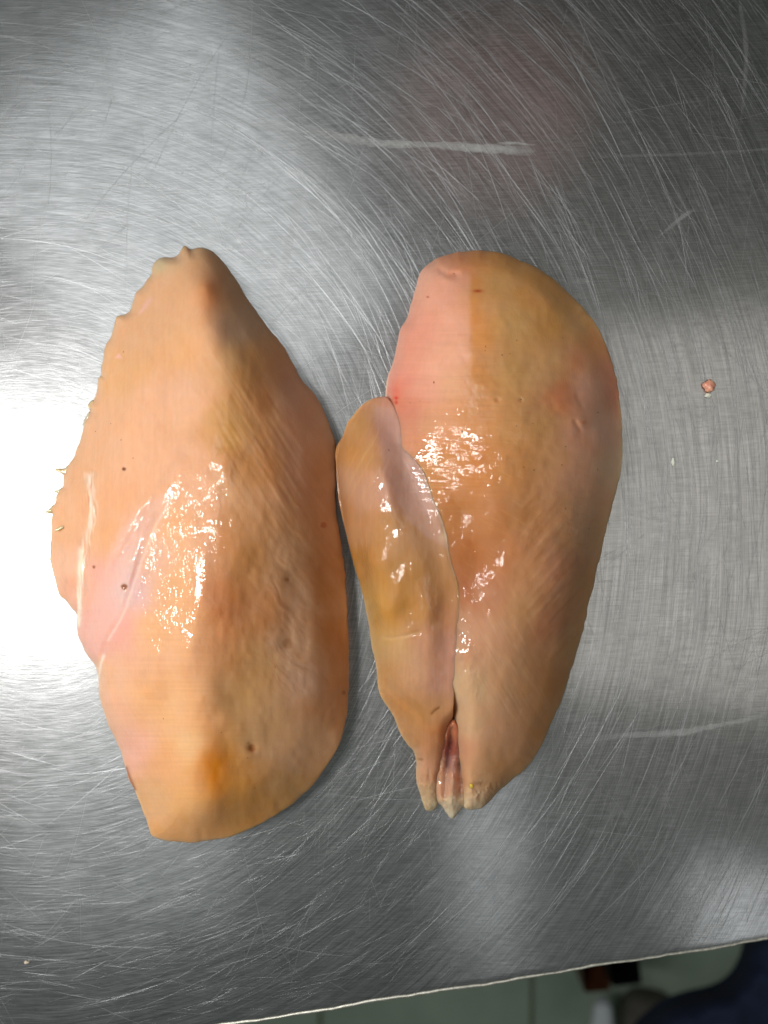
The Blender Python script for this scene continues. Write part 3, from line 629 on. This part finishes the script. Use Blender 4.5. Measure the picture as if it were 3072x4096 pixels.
def r_color(x, y, d):
    X = x + 14 * fbm(x / 150, y / 150, 141, 2); Y = y + 20 * fbm(x / 150, y / 150, 144, 2)
    c = shepard(X, Y, RC)
    # sharp lit edge put into the colour: pale pink left, amber right
    m = sstep(-14, 10, (1878 + 8 * fbm(y / 60, y / 90, 145)) - x) * sstep(1520, 1430, y + 0.2 * (x - 1800)) * sstep(1060, 1120, y)
    c = mix(c, m, (228,170,148), 0.45)
    m = sstep(-10, 14, x - (1882 + 8 * fbm(y / 60, y / 90, 145))) * sstep(1960, 1900, x) * sstep(1560, 1480, y) * sstep(1080, 1140, y)
    c = mix(c, m, (210,142,78), 0.5)
    u, v = rot(x, y, -48); m = blob(x, y, 2240, 2380, 110, 330, -14)
    c = mix(c, m * sstep(0.05, 0.6, fbm(u / 110, v / 15, 147, 2)), (180,112,70), 0.35)
    c = mix(c, m * sstep(0.2, 0.7, fbm(u / 110, v / 13, 151, 2)), (214,164,132), 0.3)
    c = mix(c, sstep(0.1, 0.7, fbm(x / 130, y / 9, 153, 2)) * blob(x, y, 1800, 1850, 260, 220), (216,160,104), 0.35)
    u, v = rot(x, y, 30); c = mix(c, sstep(0.25, 0.8, fbm(u / 60, v / 9, 155, 3)) * blob(x, y, 2050, 1800, 300, 500), (224,176,122), 0.3)
    u, v = rot(x, y, 62); c = mix(c, sstep(0.1, 0.8, fbm(u / 140, v / 14, 157, 2)) * blob(x, y, 2040, 2650, 140, 330, -15), (220,178,140), 0.4)
    for px, py, rx, ry, rgb, a in ((1911,1164,18,6,(176,60,36),0.9),(1585,1592,7,6,(196,28,30),0.95),(1585,1610,6,7,(190,30,34),0.85),(1582,1570,18,34,(216,100,90),0.4),(1711,1188,5,3,(170,50,30),0.9),(2250,1570,34,70,(214,128,84),0.3),(2315,1450,30,40,(214,128,90),0.3),(2330,1690,16,8,(200,120,60),0.5),(1850,3125,14,40,(190,90,60),0.5)):
        c = mix(c, blob(x, y, px, py, rx, ry), rgb, a)
    c = mix(c, line(x, y, [(1541,1590),(1552,1500),(1575,1432)], 4), (236,200,176), 0.8)
    c = mix(c, np.exp(-d / 9.0) * (y > 1600), (206,176,132), 0.45)
    c = c * (1 + 0.05 * fbm(x / 150, y / 6, 161, 2) * blob(x, y, 1850, 1600, 400, 500))[..., None]
    return np.clip(c * np.array([1.02, 0.965, 0.88]) * (1 - 0.11 * sstep(1750, 2250, y))[..., None], 0, 1)  # lower part darkened: the lamp's falloff put into the colour
def r_wet_glint(x, y):
    return wet_highlights(x, y, [([(1900,1530),(1900,1660)], 60, 1), ([(1680,1650),(1700,1800)], 52, 1), ([(1760,1235)], 34, .9), ([(1785,1105)], 26, .9), ([(1850,1735),(1960,1750)], 16, .8), ([(1845,2540),(1870,2700),(1890,2900)], 38, 1), ([(1905,3110)], 40, .9),
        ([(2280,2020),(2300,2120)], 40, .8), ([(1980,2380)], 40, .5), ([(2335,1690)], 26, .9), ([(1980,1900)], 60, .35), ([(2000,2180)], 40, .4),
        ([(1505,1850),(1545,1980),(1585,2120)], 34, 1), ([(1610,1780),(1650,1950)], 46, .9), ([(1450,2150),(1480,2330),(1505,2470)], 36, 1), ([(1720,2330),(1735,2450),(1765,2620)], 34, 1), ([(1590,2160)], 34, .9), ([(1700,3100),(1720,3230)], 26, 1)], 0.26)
breast_r = thing('chicken_breast', 'right raw chicken breast rounded at the top and split into finger-like ends below', 'chicken breast', W(1950, 2200, 0), 'two raw chicken breasts on the steel')
relief('fillet', RO, r_height, r_rim, r_rad, MEAT, breast_r, r_color, details=r_detail, jag=2.0, seed=3, wet=r_wet_glint)

# tenderloin lying along its left side
TO = [(1345,1794),(1368,1749),(1390,1694),(1418,1654),(1449,1620),(1494,1595),(1537,1586),(1560,1600),(1585,1640),(1607,1703),(1626,1780),(1662,1835),(1702,1893),(1730,1979),(1757,2043),(1788,2133),(1802,2224),(1829,2314),(1840,2382),(1836,2480),(1826,2600),(1818,2740),(1812,2860),(1800,2920),(1790,2990),(1776,3060),(1762,3120),(1754,3180),(1752,3222),(1738,3238),(1725,3244),(1704,3241),(1689,3208),(1677,3165),(1665,3117),(1665,3051),(1653,3003),(1629,2979),(1599,2930),(1581,2882),(1560,2840),(1524,2786),(1511,2743),(1505,2671),(1488,2587),(1477,2508),(1462,2430),(1440,2340),(1412,2250),(1388,2150),(1366,2060),(1352,1980),(1346,1907),(1343,1850)]
TH = [(1500,1610,11),(1400,1750,14),(1500,1740,24),(1580,1740,25),(1380,1900,15),(1460,1900,27),(1560,1900,31),(1650,1900,28),(1400,2050,15),(1480,2050,28.5),(1580,2050,32),(1700,2050,30.5),(1440,2250,16),(1495,2250,27.5),(1600,2250,31.2),(1700,2250,32),(1780,2250,29),(1470,2430,16),(1520,2430,26.5),(1630,2430,30),(1730,2430,31.5),(1810,2430,28),
      (1500,2600,14),(1580,2600,24),(1680,2600,29),(1770,2600,29.5),(1820,2600,27.5),(1540,2760,11),(1620,2760,20),(1710,2760,25),(1790,2760,26),(1600,2880,10),(1680,2880,17),(1750,2880,20),(1795,2880,19.5),(1660,3000,9),(1710,3000,14),(1760,3010,13),(1690,3120,8.5),(1730,3120,9),(1720,3220,5)]
SEAM = smooth_poly([(1560,1600),(1607,1703),(1662,1835),(1702,1893),(1730,1979),(1757,2043),(1788,2133),(1802,2224),(1829,2314),(1840,2382),(1836,2480),(1826,2600),(1818,2740),(1812,2830)], False, 30)
def t_height(x, y): 
    h = rbf(x, y, [(a, b, c * 0.001) for a, b, c in TH], 2e-4)[..., 0]
    m2 = np.exp(-(seg_dist(x, y, SEAM, False) / 80) ** 2); h = h * (1 - m2) + m2 * (r_height(x, y) + r_detail(x, y, x * 0 + 99) + 0.0003)
    h += 0.0005 * line(x, y, [(1690,2300),(1700,2450),(1730,2620)], 36) + 0.0008 * line(x, y, [(1530,1860),(1560,2000),(1590,2120)], 30)
    h += 0.0010 * line(x, y, [(1478,2160),(1480,2300),(1500,2440)], 22)
    h -= 0.0004 * line(x, y, [(1520,2545),(1570,2552),(1690,2525)], 7)
    h -= 0.0012 * line(x, y, [(1530,2710),(1600,2790),(1690,2860),(1740,2930)], 22)
    return h
def t_detail(x, y, d):
    z = 0.0004 * fbm(x / 110, y / 130, 203, 2)
    u, v = rot(x, y, -62); z += 0.00022 * fbm(u / 110, v / 12, 205, 2) * blob(x, y, 1460, 1800, 110, 160)
    m3 = np.clip(blob(x, y, 1540, 1930, 90, 150, -20) + blob(x, y, 1490, 2250, 60, 190) + blob(x, y, 1720, 2420, 60, 200), 0, 1)
    z += m3 * 0.00006 * fbm(x / 11, y / 16, 209, 3); z += 0.0002 * fbm(x / 40, y / 60, 210, 2)
    m = blob(x, y, 1640, 1880, 90, 140, -25); z += m * 0.00012 * fbm(x / 24, y / 18, 213, 3)
    m = blob(x, y, 1640, 2760, 120, 200); z += m * 0.00035 * fbm(x / 26, y / 40, 215, 3)
    
    z += 0.0007 * sstep(3020, 3140, y) * fbm(x / 13, y / 30, 221, 2)
    z += 0.0008 * np.exp(-d / 20) * (y > 2650) * fbm(x / 16, y / 16, 219, 3)
    z -= 0.0006 * line(x, y, [(1720,2860),(1740,2840),(1764,2825)], 6)
    return z * (1 - np.exp(-(seg_dist(x, y, SEAM, False) / 80) ** 2))
TC = [(1500,1620,(204,146,96)),(1545,1620,(206,144,128)),(1430,1700,(206,150,88)),(1390,1800,(198,136,72)),(1460,1830,(204,146,86)),(1560,1720,(206,146,128)),(1600,1780,(208,160,142)),(1380,1950,(198,146,108)),(1400,2050,(188,128,74)),(1480,1980,(206,154,122)),(1560,1950,(206,156,132)),(1640,1930,(208,162,142)),(1700,2000,(206,160,138)),
      (1470,2100,(198,140,92)),(1560,2120,(196,142,82)),(1640,2150,(198,146,98)),(1740,2130,(200,148,108)),(1450,2250,(188,128,56)),(1550,2300,(194,138,66)),(1650,2280,(192,136,70)),(1760,2280,(194,138,84)),(1790,2380,(192,132,74)),(1480,2430,(206,156,76)),(1560,2450,(200,142,64)),(1660,2450,(194,134,58)),(1780,2450,(200,136,92)),(1520,2560,(206,160,92)),(1600,2600,(210,166,112)),(1700,2580,(206,150,116)),(1790,2600,(202,142,116)),
      (1560,2700,(204,150,92)),(1650,2700,(208,158,118)),(1760,2720,(204,148,122)),(1600,2830,(198,134,68)),(1680,2860,(198,140,78)),(1760,2850,(200,146,98)),(1650,2950,(196,140,84)),(1720,2960,(196,134,86)),(1780,2930,(180,104,56)),(1700,3080,(208,158,122)),(1750,3080,(190,124,86)),(1710,3180,(204,160,118)),(1720,3200,(200,176,136)),(1720,3236,(196,186,148)),(1735,3225,(200,180,140))]
TC = [(a, b, *lin(c)) for a, b, c in TC]
def t_color(x, y, d):
    X = x + 20 * fbm(x / 90, y / 90, 241); Y = y + 26 * fbm(x / 90, y / 90, 244)
    c = shepard(X, Y, TC)
    wedge = [(1490,1610),(1500,1720),(1520,1830),(1560,1960),(1620,2080),(1700,2150),(1790,2200),(1770,2080),(1720,1960),(1690,1880),(1640,1810),(1610,1720),(1570,1630)]
    sd = sdist(x + 8 * fbm(x / 20, y / 20, 251), y, wedge); c = mix(c, sstep(-4, 16, sd), (208,164,148), 0.5)
    c = mix(c, line(x, y, [(1702,1893),(1735,1979),(1765,2060),(1792,2150),(1806,2240),(1830,2314)], 11, 7, 3), (214,176,146), 0.75)
    c = mix(c, blob(x, y, 1772, 2150, 18, 20), (220,184,150), 0.7)
    u, v = rot(x, y, -62); c = mix(c, sstep(0.1, 0.7, fbm(u / 120, v / 10, 253, 2)) * blob(x, y, 1460, 1800, 110, 180), (220,176,120), 0.4)
    c = mix(c, line(x, y, [(1520,2545),(1570,2552),(1690,2525)], 7, 5, 3), (214,172,120), 0.7)
    c = mix(c, line(x, y, [(1720,2862),(1740,2842),(1764,2825)], 5), (120,66,20), 0.7)
    c = mix(c, line(x, y, [(1660,3035),(1700,3040)], 6, 4, 3), (126,70,26), 0.6)
    c = c * (0.85 + 0.05 * fbm(x / 7, y / 90, 255, 2))[..., None]  # fine streaks; overall darkening puts the weaker light here into the colour
    c = mix(c, np.exp(-d / 8.0) * (y > 2400) * (x < 1700), (216,184,136), 0.5)
    return c
def t_seam(x, y): return np.exp(-(seg_dist(x, y, SEAM, False) / 55) ** 2)
def t_rim(x, y):
    lo = 0.006 + 0.004 * sstep(2500, 2000, y) - 0.004 * sstep(2700, 3200, y); m = t_seam(x, y)
    return lo * (1 - m) + m * (r_height(x, y) + r_detail(x, y, x * 0 + 99) - 0.0007)
def t_rad(x, y): return 75 - 35 * sstep(2600, 3100, y) - (60 - 35 * sstep(2600, 3100, y)) * t_seam(x, y)
relief('tenderloin', TO, t_height, t_rim, t_rad, MEAT, breast_r, t_color, details=t_detail, jag=1.4, seed=7, wet=r_wet_glint, grid=3.0)
# middle finger: dark shiny tendon ending in a pale tip
GO = [(1790,2880),(1815,2860),(1850,2900),(1880,2980),(1890,3080),(1880,3160),(1862,3215),(1846,3240),(1828,3262),(1812,3274),(1798,3271),(1780,3246),(1764,3225),(1742,3200),(1726,3140),(1722,3060),(1745,2960)]
def g_height(x, y):
    h = rbf(x, y, [(1806,2900,.016),(1806,3060,.0105),(1808,3150,.0105),(1806,3240,.006),(1760,3060,.009),(1850,3060,.009),(1750,3160,.007),(1850,3160,.007)])[..., 0]
    return h - 0.0022 * line(x, y, [(1806,2900),(1798,3000),(1786,3080),(1776,3200)], 11) + 0.0014 * line(x, y, [(1812,3020),(1812,3120),(1806,3240)], 16) - 0.0012 * line(x, y, [(1838,3040),(1840,3200)], 9)
def g_color(x, y, d):
    c = shepard(x, y, [(a, b, *lin(k)) for a, b, k in [(1806,2930,(176,104,70)),(1800,2990,(140,70,56)),(1806,3060,(160,116,104)),(1812,3130,(186,144,118)),(1765,3080,(196,140,104)),(1775,3150,(206,154,120)),(1840,3130,(204,140,108)),(1808,3220,(206,184,150)),(1808,3265,(208,194,164))]], soft=20.)
    return mix(c, line(x, y, [(1806,2930),(1798,3000),(1786,3080)], 9), (104,44,34), 0.6)
relief('tendon_end', GO, g_height, 0.0025, 30, TISSUE, breast_r, g_color, grid=3.0, jag=1.5, seed=4,
       details=lambda x, y, d: 0.0006 * fbm(x / 12, y / 22, 301, 3), wet=lambda x, y: x * 0 + 1)

# ------------------------------------------------------------------ small tissue flaps, strands and specks
def shard(name, pts, z0, thick, col, parent, mat=TISSUE, grid=2.2, seed=0):
    P = np.array(pts, float)
    def hh(x, y): return np.full_like(x, z0 + thick)
    return relief(name, pts, hh, z0 + thick * 0.3, 9, mat, parent, lambda x, y, d: np.tile(lin(col), (len(x), 1)) * (1 + 0.1 * fbm(x / 8, y / 8, seed))[..., None],
                  grid=grid, base=z0, details=lambda x, y, d: thick * 0.18 * fbm(x / 16, y / 16, seed + 5, 2), wet=lambda x, y: x * 0 + 1)
shard('torn_flap', [(275,1860),(255,1874),(239,1874),(222,1873),(211,1870),(224,1884),(240,1892),(256,1900),(280,1896)], 0.0004, 0.0016, (216,184,146), breast_l, seed=1)
shard('torn_flap', [(262,1945),(240,1953),(232,1960),(214,1962),(222,1972),(236,1975),(258,1975)], 0.0004, 0.0014, (216,196,150), breast_l, seed=2)
shard('torn_flap', [(240,2000),(214,2018),(196,2034),(178,2051),(196,2056),(216,2052),(236,2050)], 0.0004, 0.0016, (206,178,140), breast_l, seed=3)
shard('torn_flap', [(372,1600),(356,1612),(352,1628),(362,1640),(380,1630),(386,1612)], 0.002, 0.0016, (214,172,124), breast_l, seed=4)
shard('torn_flap', [(357,1646),(338,1676),(330,1700),(340,1716),(352,1690),(366,1660)], 0.0022, 0.0014, (220,190,160), breast_l, seed=5)
shard('greenish_shred', [(216,2122),(236,2108),(256,2104),(258,2112),(240,2120),(222,2128)], 0.0062, 0.0010, (206,188,140), breast_l, seed=7)
shard('yellow_fat_bit', [(1876,3136),(1892,3134),(1896,3150),(1884,3156)], 0.0165, 0.0006, (220,176,70), breast_r, seed=10)

# fleck geometry laid on the meat by dropping onto it
bpy.context.view_layer.update()
deps = bpy.context.evaluated_depsgraph_get()
def drop(px, py, objs):
    o = Vector((0, 0, HC)); t = Vector(W(px, py, 0)); d = (t - o).normalized(); best = None
    for ob in objs:
        inv = ob.matrix_world.inverted()
        ok, p, n, _ = ob.ray_cast(inv @ o, (inv.to_3x3() @ d).normalized())
        if ok:
            p = ob.matrix_world @ p
            if best is None or p.z > best[0].z: best = (p, n)
    return best
FLECK = simple('dark_fleck', (128, 84, 46), 0.4, nscale=2000, namp=0.3)
def fleck(px, py, ln, w, ang, parent, objs, name='dark_fleck', mat=FLECK):
    hit = drop(px, py, objs)
    if not hit: return
    p, n = hit; q = n.to_track_quat('Z', 'Y')
    bm = bmesh.new(); bmesh.ops.create_icosphere(bm, subdivisions=2, radius=1)
    rr = random.Random(int(px * 7 + py))
    from mathutils import Matrix
    for v in bm.verts:
        v.co *= 1 + rr.uniform(-0.15, 0.15)
        v.co = Vector((v.co.x * ln * 0.7, v.co.y * w * 0.65 * (1 - 0.35 * v.co.x), v.co.z * min(ln, w) * 0.4))
        v.co.y += 0.25 * ln * (v.co.x / ln) ** 2
    me = bpy.data.meshes.new(name); bm.to_mesh(me); bm.free(); me.materials.append(mat)
    for pl in me.polygons: pl.use_smooth = True
    o = bpy.data.objects.new(name, me); C.objects.link(o); o.parent = parent
    o.rotation_mode = 'QUATERNION'; o.rotation_quaternion = q @ Matrix.Rotation(R_(ang), 3, 'Z').to_quaternion()
    o.location = p - parent.location
MB = [o for o in C.objects if o.parent == breast_l]; MR = [o for o in C.objects if o.parent == breast_r]
pxm = S
for (x, y, l, w, a) in [(493,1408,4,3,0),(443,1695,3,3,0),(382,1726,3,3,0),(484,1760,3,4,0),(532,1833,3,3,0),(860,2161,3,3,0),(1325,2366,5,3,60),(1101,2667,3,3,0),(886,2930,5,2,-10),(1334,2876,2,5,0),(992,2972,2,6,10),(990,3032,2,5,-20),(1018,3153,4,2,-20),(654,2875,4,3,0),(1278,3008,3,3,0),(375,2270,4,3,20),(497,2350,4,3,0)]:
    fleck(x, y, l * pxm, w * pxm, a, breast_l, MB)
for (x, y, l, w, a) in [(1816,1095,2,5,-20),(1711,1188,4,2,10),(1942,1386,2,7,10),(1940,1402,4,2,30),(2067,1361,3,3,0),(2248,1352,3,3,0),(2008,1420,5,3,20),(2040,1415,4,2,0),(1735,1530,6,4,10),(2083,1598,5,4,40),(2392,1650,7,3,-70),(2389,1878,9,3,12),(2248,1860,2,7,-10),(2262,1786,2,7,20),(2095,1868,6,3,30),(2136,1880,5,3,30),(2065,1704,4,3,40),(2132,1694,5,2,40),(1849,1726,5,4,0),(1556,1800,7,3,-60),(1623,1806,3,2,0),(2262,2034,5,3,-20),(1949,3152,3,3,0),(2356,2115,5,3,-40),(1680,1605,3,2,10),(1640,1610,3,2,10)]:
    fleck(x, y, l * pxm, w * pxm, a, breast_r, MR)

# ------------------------------------------------------------------ scraps on the steel
def lump(name, px, py, rx, ry, rz, mat, seed, parent=None):
    bm = bmesh.new(); bmesh.ops.create_icosphere(bm, subdivisions=3, radius=1)
    x, y, _ = W(px, py)
    for v in bm.verts:
        k = 1 + 0.22 * math.sin(v.co.x * 3 + seed) * math.cos(v.co.y * 4 + seed * 2) + 0.12 * math.sin(v.co.z * 7 + v.co.x * 6 + seed)
        v.co = Vector((v.co.x * rx * k, v.co.y * ry * k, max(v.co.z, -0.55) * rz * k + 0.55 * rz))
    me = bpy.data.meshes.new(name); bm.to_mesh(me); bm.free(); me.materials.append(mat)
    for p in me.polygons: p.use_smooth = True
    o = bpy.data.objects.new(name, me); C.objects.link(o); o.location = (x, y, 0.00002); return o
PINK = simple('pink_scrap', (236, 164, 136), 0.35, nscale=900, namp=0.25, coat=0.6, sss=0.4)
FATW = simple('white_fat', (232, 230, 214), 0.35, nscale=900, namp=0.1, coat=0.6, sss=0.3)
sc_ = thing('meat_scrap', 'tiny pink meat scrap with a white fat dot, alone on the steel at right', 'meat scrap', W(2833, 1555))
for nm, a in (('flesh_bit', (2833, 1547, .0019, .0021, .0013, PINK, 1)), ('fat_bit', (2831, 1582, .0012, .0008, .0007, FATW, 4))):
    o = lump(nm, *a); o.location = o.location - sc_.location; o.parent = sc_
tag(lump('white_speck', 2692, 1846, .0006, .0014, .0004, FATW, 2), 'small elongated white speck on the steel below the pink meat scrap', 'speck')
tag(lump('pale_crumb', 2868, 1845, .0005, .0005, .0004, FATW, 5), 'smallest pale crumb on the steel, right of the elongated white speck', 'crumb')
tag(lump('beige_crumb', 108, 3848, .0009, .0005, .0004, simple('beige_crumb', (190, 176, 156), 0.5), 6), 'beige crumb on dark steel near the lower left corner', 'crumb')

# ------------------------------------------------------------------ dried smears (parts of the worktop)
def smear_material():
    m, n = nt('dried_film'); out = node(n, 'ShaderNodeOutputMaterial'); b = node(n, 'ShaderNodeBsdfPrincipled')
    b.inputs['Base Color'].default_value = (0.55, 0.56, 0.54, 1); b.inputs['Roughness'].default_value = 0.6
    tc = node(n, 'ShaderNodeTexCoord').outputs['Object']
    at = node(n, 'ShaderNodeAttribute'); at.attribute_name = 'Col'
    a = math_n(n, 'MULTIPLY', at.outputs['Fac'], maprange(n, noise(n, tc, 260, 4, 0.7), 0.3, 0.7, 0.35, 0.8))
    L(n, a, b.inputs['Alpha']); L(n, b.outputs[0], out.inputs['Surface']); return m
FILM = smear_material()
def smear(pts, widths, alphas, z=0.00012):
    P = smooth_poly(pts, False, 8.0); n = len(P); k = len(pts) - 1
    t = np.linspace(0, k, n); wd = np.interp(t, range(k + 1), widths); al = np.interp(t, range(k + 1), alphas)
    wd = wd * (1 + 0.25 * vn(t * 9, t * 0, 5)); V = []; F = []; cl = []
    prof = [(-1, 0), (-0.7, 0.75), (-0.25, 1), (0.25, 1), (0.7, 0.75), (1, 0)]
    for i in range(n):
        a = P[max(i - 1, 0)]; c = P[min(i + 1, n - 1)]; d = (c - a) / (np.hypot(*(c - a)) + 1e-9); nn = np.array([-d[1], d[0]])
        for s_, q in prof:
            p = P[i] + nn * wd[i] * 0.5 * s_; V.append(W(p[0], p[1], z + 0.00003 * q)); cl.append([q * al[i]] * 3)
    for i in range(n - 1):
        for j in range(5): F.append((i * 6 + j, i * 6 + j + 1, (i + 1) * 6 + j + 1, (i + 1) * 6 + j))
    return obj('smear', V, F, FILM, table, True, np.array(cl))
smear([(860,445),(1000,490),(1150,510),(1300,535),(1420,558),(1550,575),(1750,580),(1900,592),(2010,598),(2140,606)], [30,40,44,44,40,36,30,40,44,30], [0,.10,.18,.35,.6,.7,.6,.75,.8,.15])
smear([(1980,575),(2060,572),(2110,578),(2150,578)], [8,16,12,8], [0,.7,.6,0], 0.00016)
smear([(2280,3005),(2340,2968),(2450,2945),(2560,2938),(2700,2932),(2800,2915),(2900,2895),(2970,2882),(3050,2862),(3066,2868)], [30,26,30,26,30,34,30,22,22,14], [0,.12,.25,.35,.45,.6,.6,.55,.6,.1])
smear([(1220,160),(1228,240),(1224,330)], [22,26,20], [0,.22,0])
smear([(1210,700),(1180,860),(1150,1000),(1120,1190)], [36,40,44,30], [0,.14,.2,.05])
smear([(2790,830),(2740,860),(2690,900),(2620,960)], [14,22,18,10], [.1,.45,.25,0])
smear([(2270,1130),(2330,1124),(2400,1135)], [14,26,14], [.05,.28,0])
smear([(2860,1590),(2790,1700),(2740,1830),(2700,1940)], [12,26,22,16], [0,.16,.2,0])
smear([(2250,610),(2400,622),(2600,622),(2900,608),(3072,596)], [12,14,16,14,16], [0,.12,.14,.12,.15])
smear([(2960,20),(2985,200),(2975,380),(2955,560)], [18,22,18,14], [.15,.2,.15,0])

# ------------------------------------------------------------------ below the table: floor and the things on it
FZ = -0.82
def floor_material():
    m, n = nt('green_tile'); out = node(n, 'ShaderNodeOutputMaterial'); b = node(n, 'ShaderNodeBsdfPrincipled')
    tc = node(n, 'ShaderNodeTexCoord').outputs['Object']
    v = noise(n, tc, 7, 5, 0.6); L(n, ramp(n, v, [(0.3, (0.26, 0.34, 0.26)), (0.7, (0.40, 0.48, 0.38))]), b.inputs['Base Color'])
    b.inputs['Roughness'].default_value = 0.35; L(n, b.outputs[0], out.inputs['Surface']); return m
FM = floor_material(); GROUT = simple('grout', (98, 96, 78), 0.9, nscale=40, namp=0.3)
fl = obj('floor', [(-3, -3, FZ - 0.004), (3, -3, FZ - 0.004), (3, 3, FZ - 0.004), (-3, 3, FZ - 0.004)], [(0, 1, 2, 3)], GROUT, None, False); fl['kind'] = 'structure'
def tile_mesh(s_):
    h = s_ / 2; c = 0.003
    v = [(-h, -h, -0.006), (h, -h, -0.006), (h, h, -0.006), (-h, h, -0.006), (-h, -h, -c), (h, -h, -c), (h, h, -c), (-h, h, -c), (-h + c, -h + c, 0), (h - c, -h + c, 0), (h - c, h - c, 0), (-h + c, h - c, 0)]
    f = [(8, 9, 10, 11)] + [(a, (a + 1) % 4, (a + 1) % 4 + 4, a + 4) for a in range(4)] + [(a + 4, (a + 1) % 4 + 4, (a + 1) % 4 + 8, a + 8) for a in range(4)]
    me = bpy.data.meshes.new('floor_tile'); me.from_pydata(v, [], f); me.materials.append(FM); return me
tm = tile_mesh(0.296)
for i in range(-1, 6):
    for j in range(-6, 0):
        o = bpy.data.objects.new('floor_tile', tm); C.objects.link(o); o.parent = fl
        o.location = (0.06 + i * 0.3, -0.03 + j * 0.3, FZ - 0.0)
NAVY = simple('navy_cloth', (22, 34, 62), 0.9, nscale=30, namp=0.5)
def drape(name, outline, z0, zh, mat, seed, amp):
    def hh(x, y): return z0 + zh + amp * fbm(x / 160, y / 160, seed, 3)
    return relief(name, outline, hh, z0 + zh * 0.2, 120, mat, None, lambda x, y, d: np.full((len(x), 3), 0.5), grid=14, base=z0, wet=lambda x, y: x * 0)
o = drape('navy_garment', [(2480,4230),(2540,4120),(2640,4030),(2740,3985),(2860,3955),(2925,3915),(2965,3850),(2995,3760),(3060,3700),(3250,3650),(3400,3700),(3420,4200),(3200,4500),(2700,4500)], -0.50, 0.09, NAVY, 401, 0.02)
tag(o, 'dark navy fabric garment out of focus below the table at the lower right corner', 'garment')
GREY = simple('grey_plastic', (150, 154, 150), 0.4, nscale=20, namp=0.2)
def pail(name, px, py, r, h, z0, mat, mrim, label, cat):
    x, y, _ = W(px, py, z0 + h)
    t = thing(name, label, cat, (x, y, z0))
    V = []; F = []; n = 40
    prof = [(0.0, 0.0), (r * 0.8, 0.0), (r * 0.82, 0.004), (r, h), (r * 1.04, h + 0.003), (r * 1.0, h + 0.006), (r * 0.95, h), (r * 0.77, 0.006), (0, 0.006)]
    for (a, b) in prof:
        for k in range(n): V.append((a * math.cos(k * 2 * math.pi / n), a * math.sin(k * 2 * math.pi / n), b))
    for i in range(len(prof) - 1):
        for k in range(n): F.append((i * n + k, i * n + (k + 1) % n, (i + 1) * n + (k + 1) % n, (i + 1) * n + k))
    obj('pail_body', V, F, mat, t)
    V = []; F = []; m = 8; rr = 0.005
    for k in range(n):
        a = k * 2 * math.pi / n
        for j in range(m):
            b = j * 2 * math.pi / m; q = r * 1.06 + rr * math.cos(b); V.append((q * math.cos(a), q * math.sin(a), h + rr * math.sin(b)))
    for k in range(n):
        for j in range(m): F.append((k * m + j, k * m + (j + 1) % m, ((k + 1) % n) * m + (j + 1) % m, ((k + 1) % n) * m + j))
    obj('pail_rim', V, F, mrim, t); return t
WHT = simple('white_plastic', (214, 220, 224), 0.3)
o = drape('white_bag', [(2352,4200),(2365,4060),(2385,4005),(2420,3990),(2448,4020),(2462,4100),(2470,4200)], -0.74, 0.05, WHT, 411, 0.015)
tag(o, 'small crumpled white bag out of focus on the floor at the bottom edge', 'bag')
o = drape('grey_sack', [(2460,4200),(2470,4040),(2520,3965),(2600,3960),(2680,3990),(2700,4060),(2640,4200)], FZ + 0.002, 0.06, simple('grey_sack', (92, 88, 80), 0.8, nscale=15, namp=0.3), 421, 0.02)
tag(o, 'dull grey sack on the floor between the white bag and the navy garment', 'sack')
def crate(name, a, b, h, z0, mat, label, cat):
    x0, y0, _ = W(a[0], a[1], z0 + h); x1, y1, _ = W(b[0], b[1], z0 + h)
    bm = bmesh.new(); bmesh.ops.create_cube(bm, size=1)
    for v in bm.verts: v.co = Vector(((v.co.x) * abs(x1 - x0), (v.co.y) * abs(y1 - y0), (v.co.z + 0.5) * h))
    top = max(bm.faces, key=lambda f_: f_.calc_center_median().z)
    r = bmesh.ops.inset_individual(bm, faces=[top], thickness=0.006); 
    for v in top.verts: v.co.z -= h * 0.8
    bmesh.ops.bevel(bm, geom=[e for e in bm.edges], offset=0.0015, segments=2, affect='EDGES')
    me = bpy.data.meshes.new(name); bm.to_mesh(me); bm.free(); me.materials.append(mat)
    o = bpy.data.objects.new(name, me); C.objects.link(o); o.location = ((x0 + x1) / 2, (y0 + y1) / 2, z0); o.rotation_euler.z = R_(6)
    return tag(o, label, cat)
crate('black_crate', (2440, 3780), (2560, 3945), 0.2, FZ + 0.001, simple('black_plastic', (10, 10, 11), 0.5), 'black open crate out of focus just under the table edge', 'crate')
crate('orange_box', (2330, 3800), (2436, 3970), 0.16, FZ + 0.001, simple('orange_plastic', (96, 54, 30), 0.5, nscale=20, namp=0.2), 'orange brown box out of focus beside the black crate under the table edge', 'box')
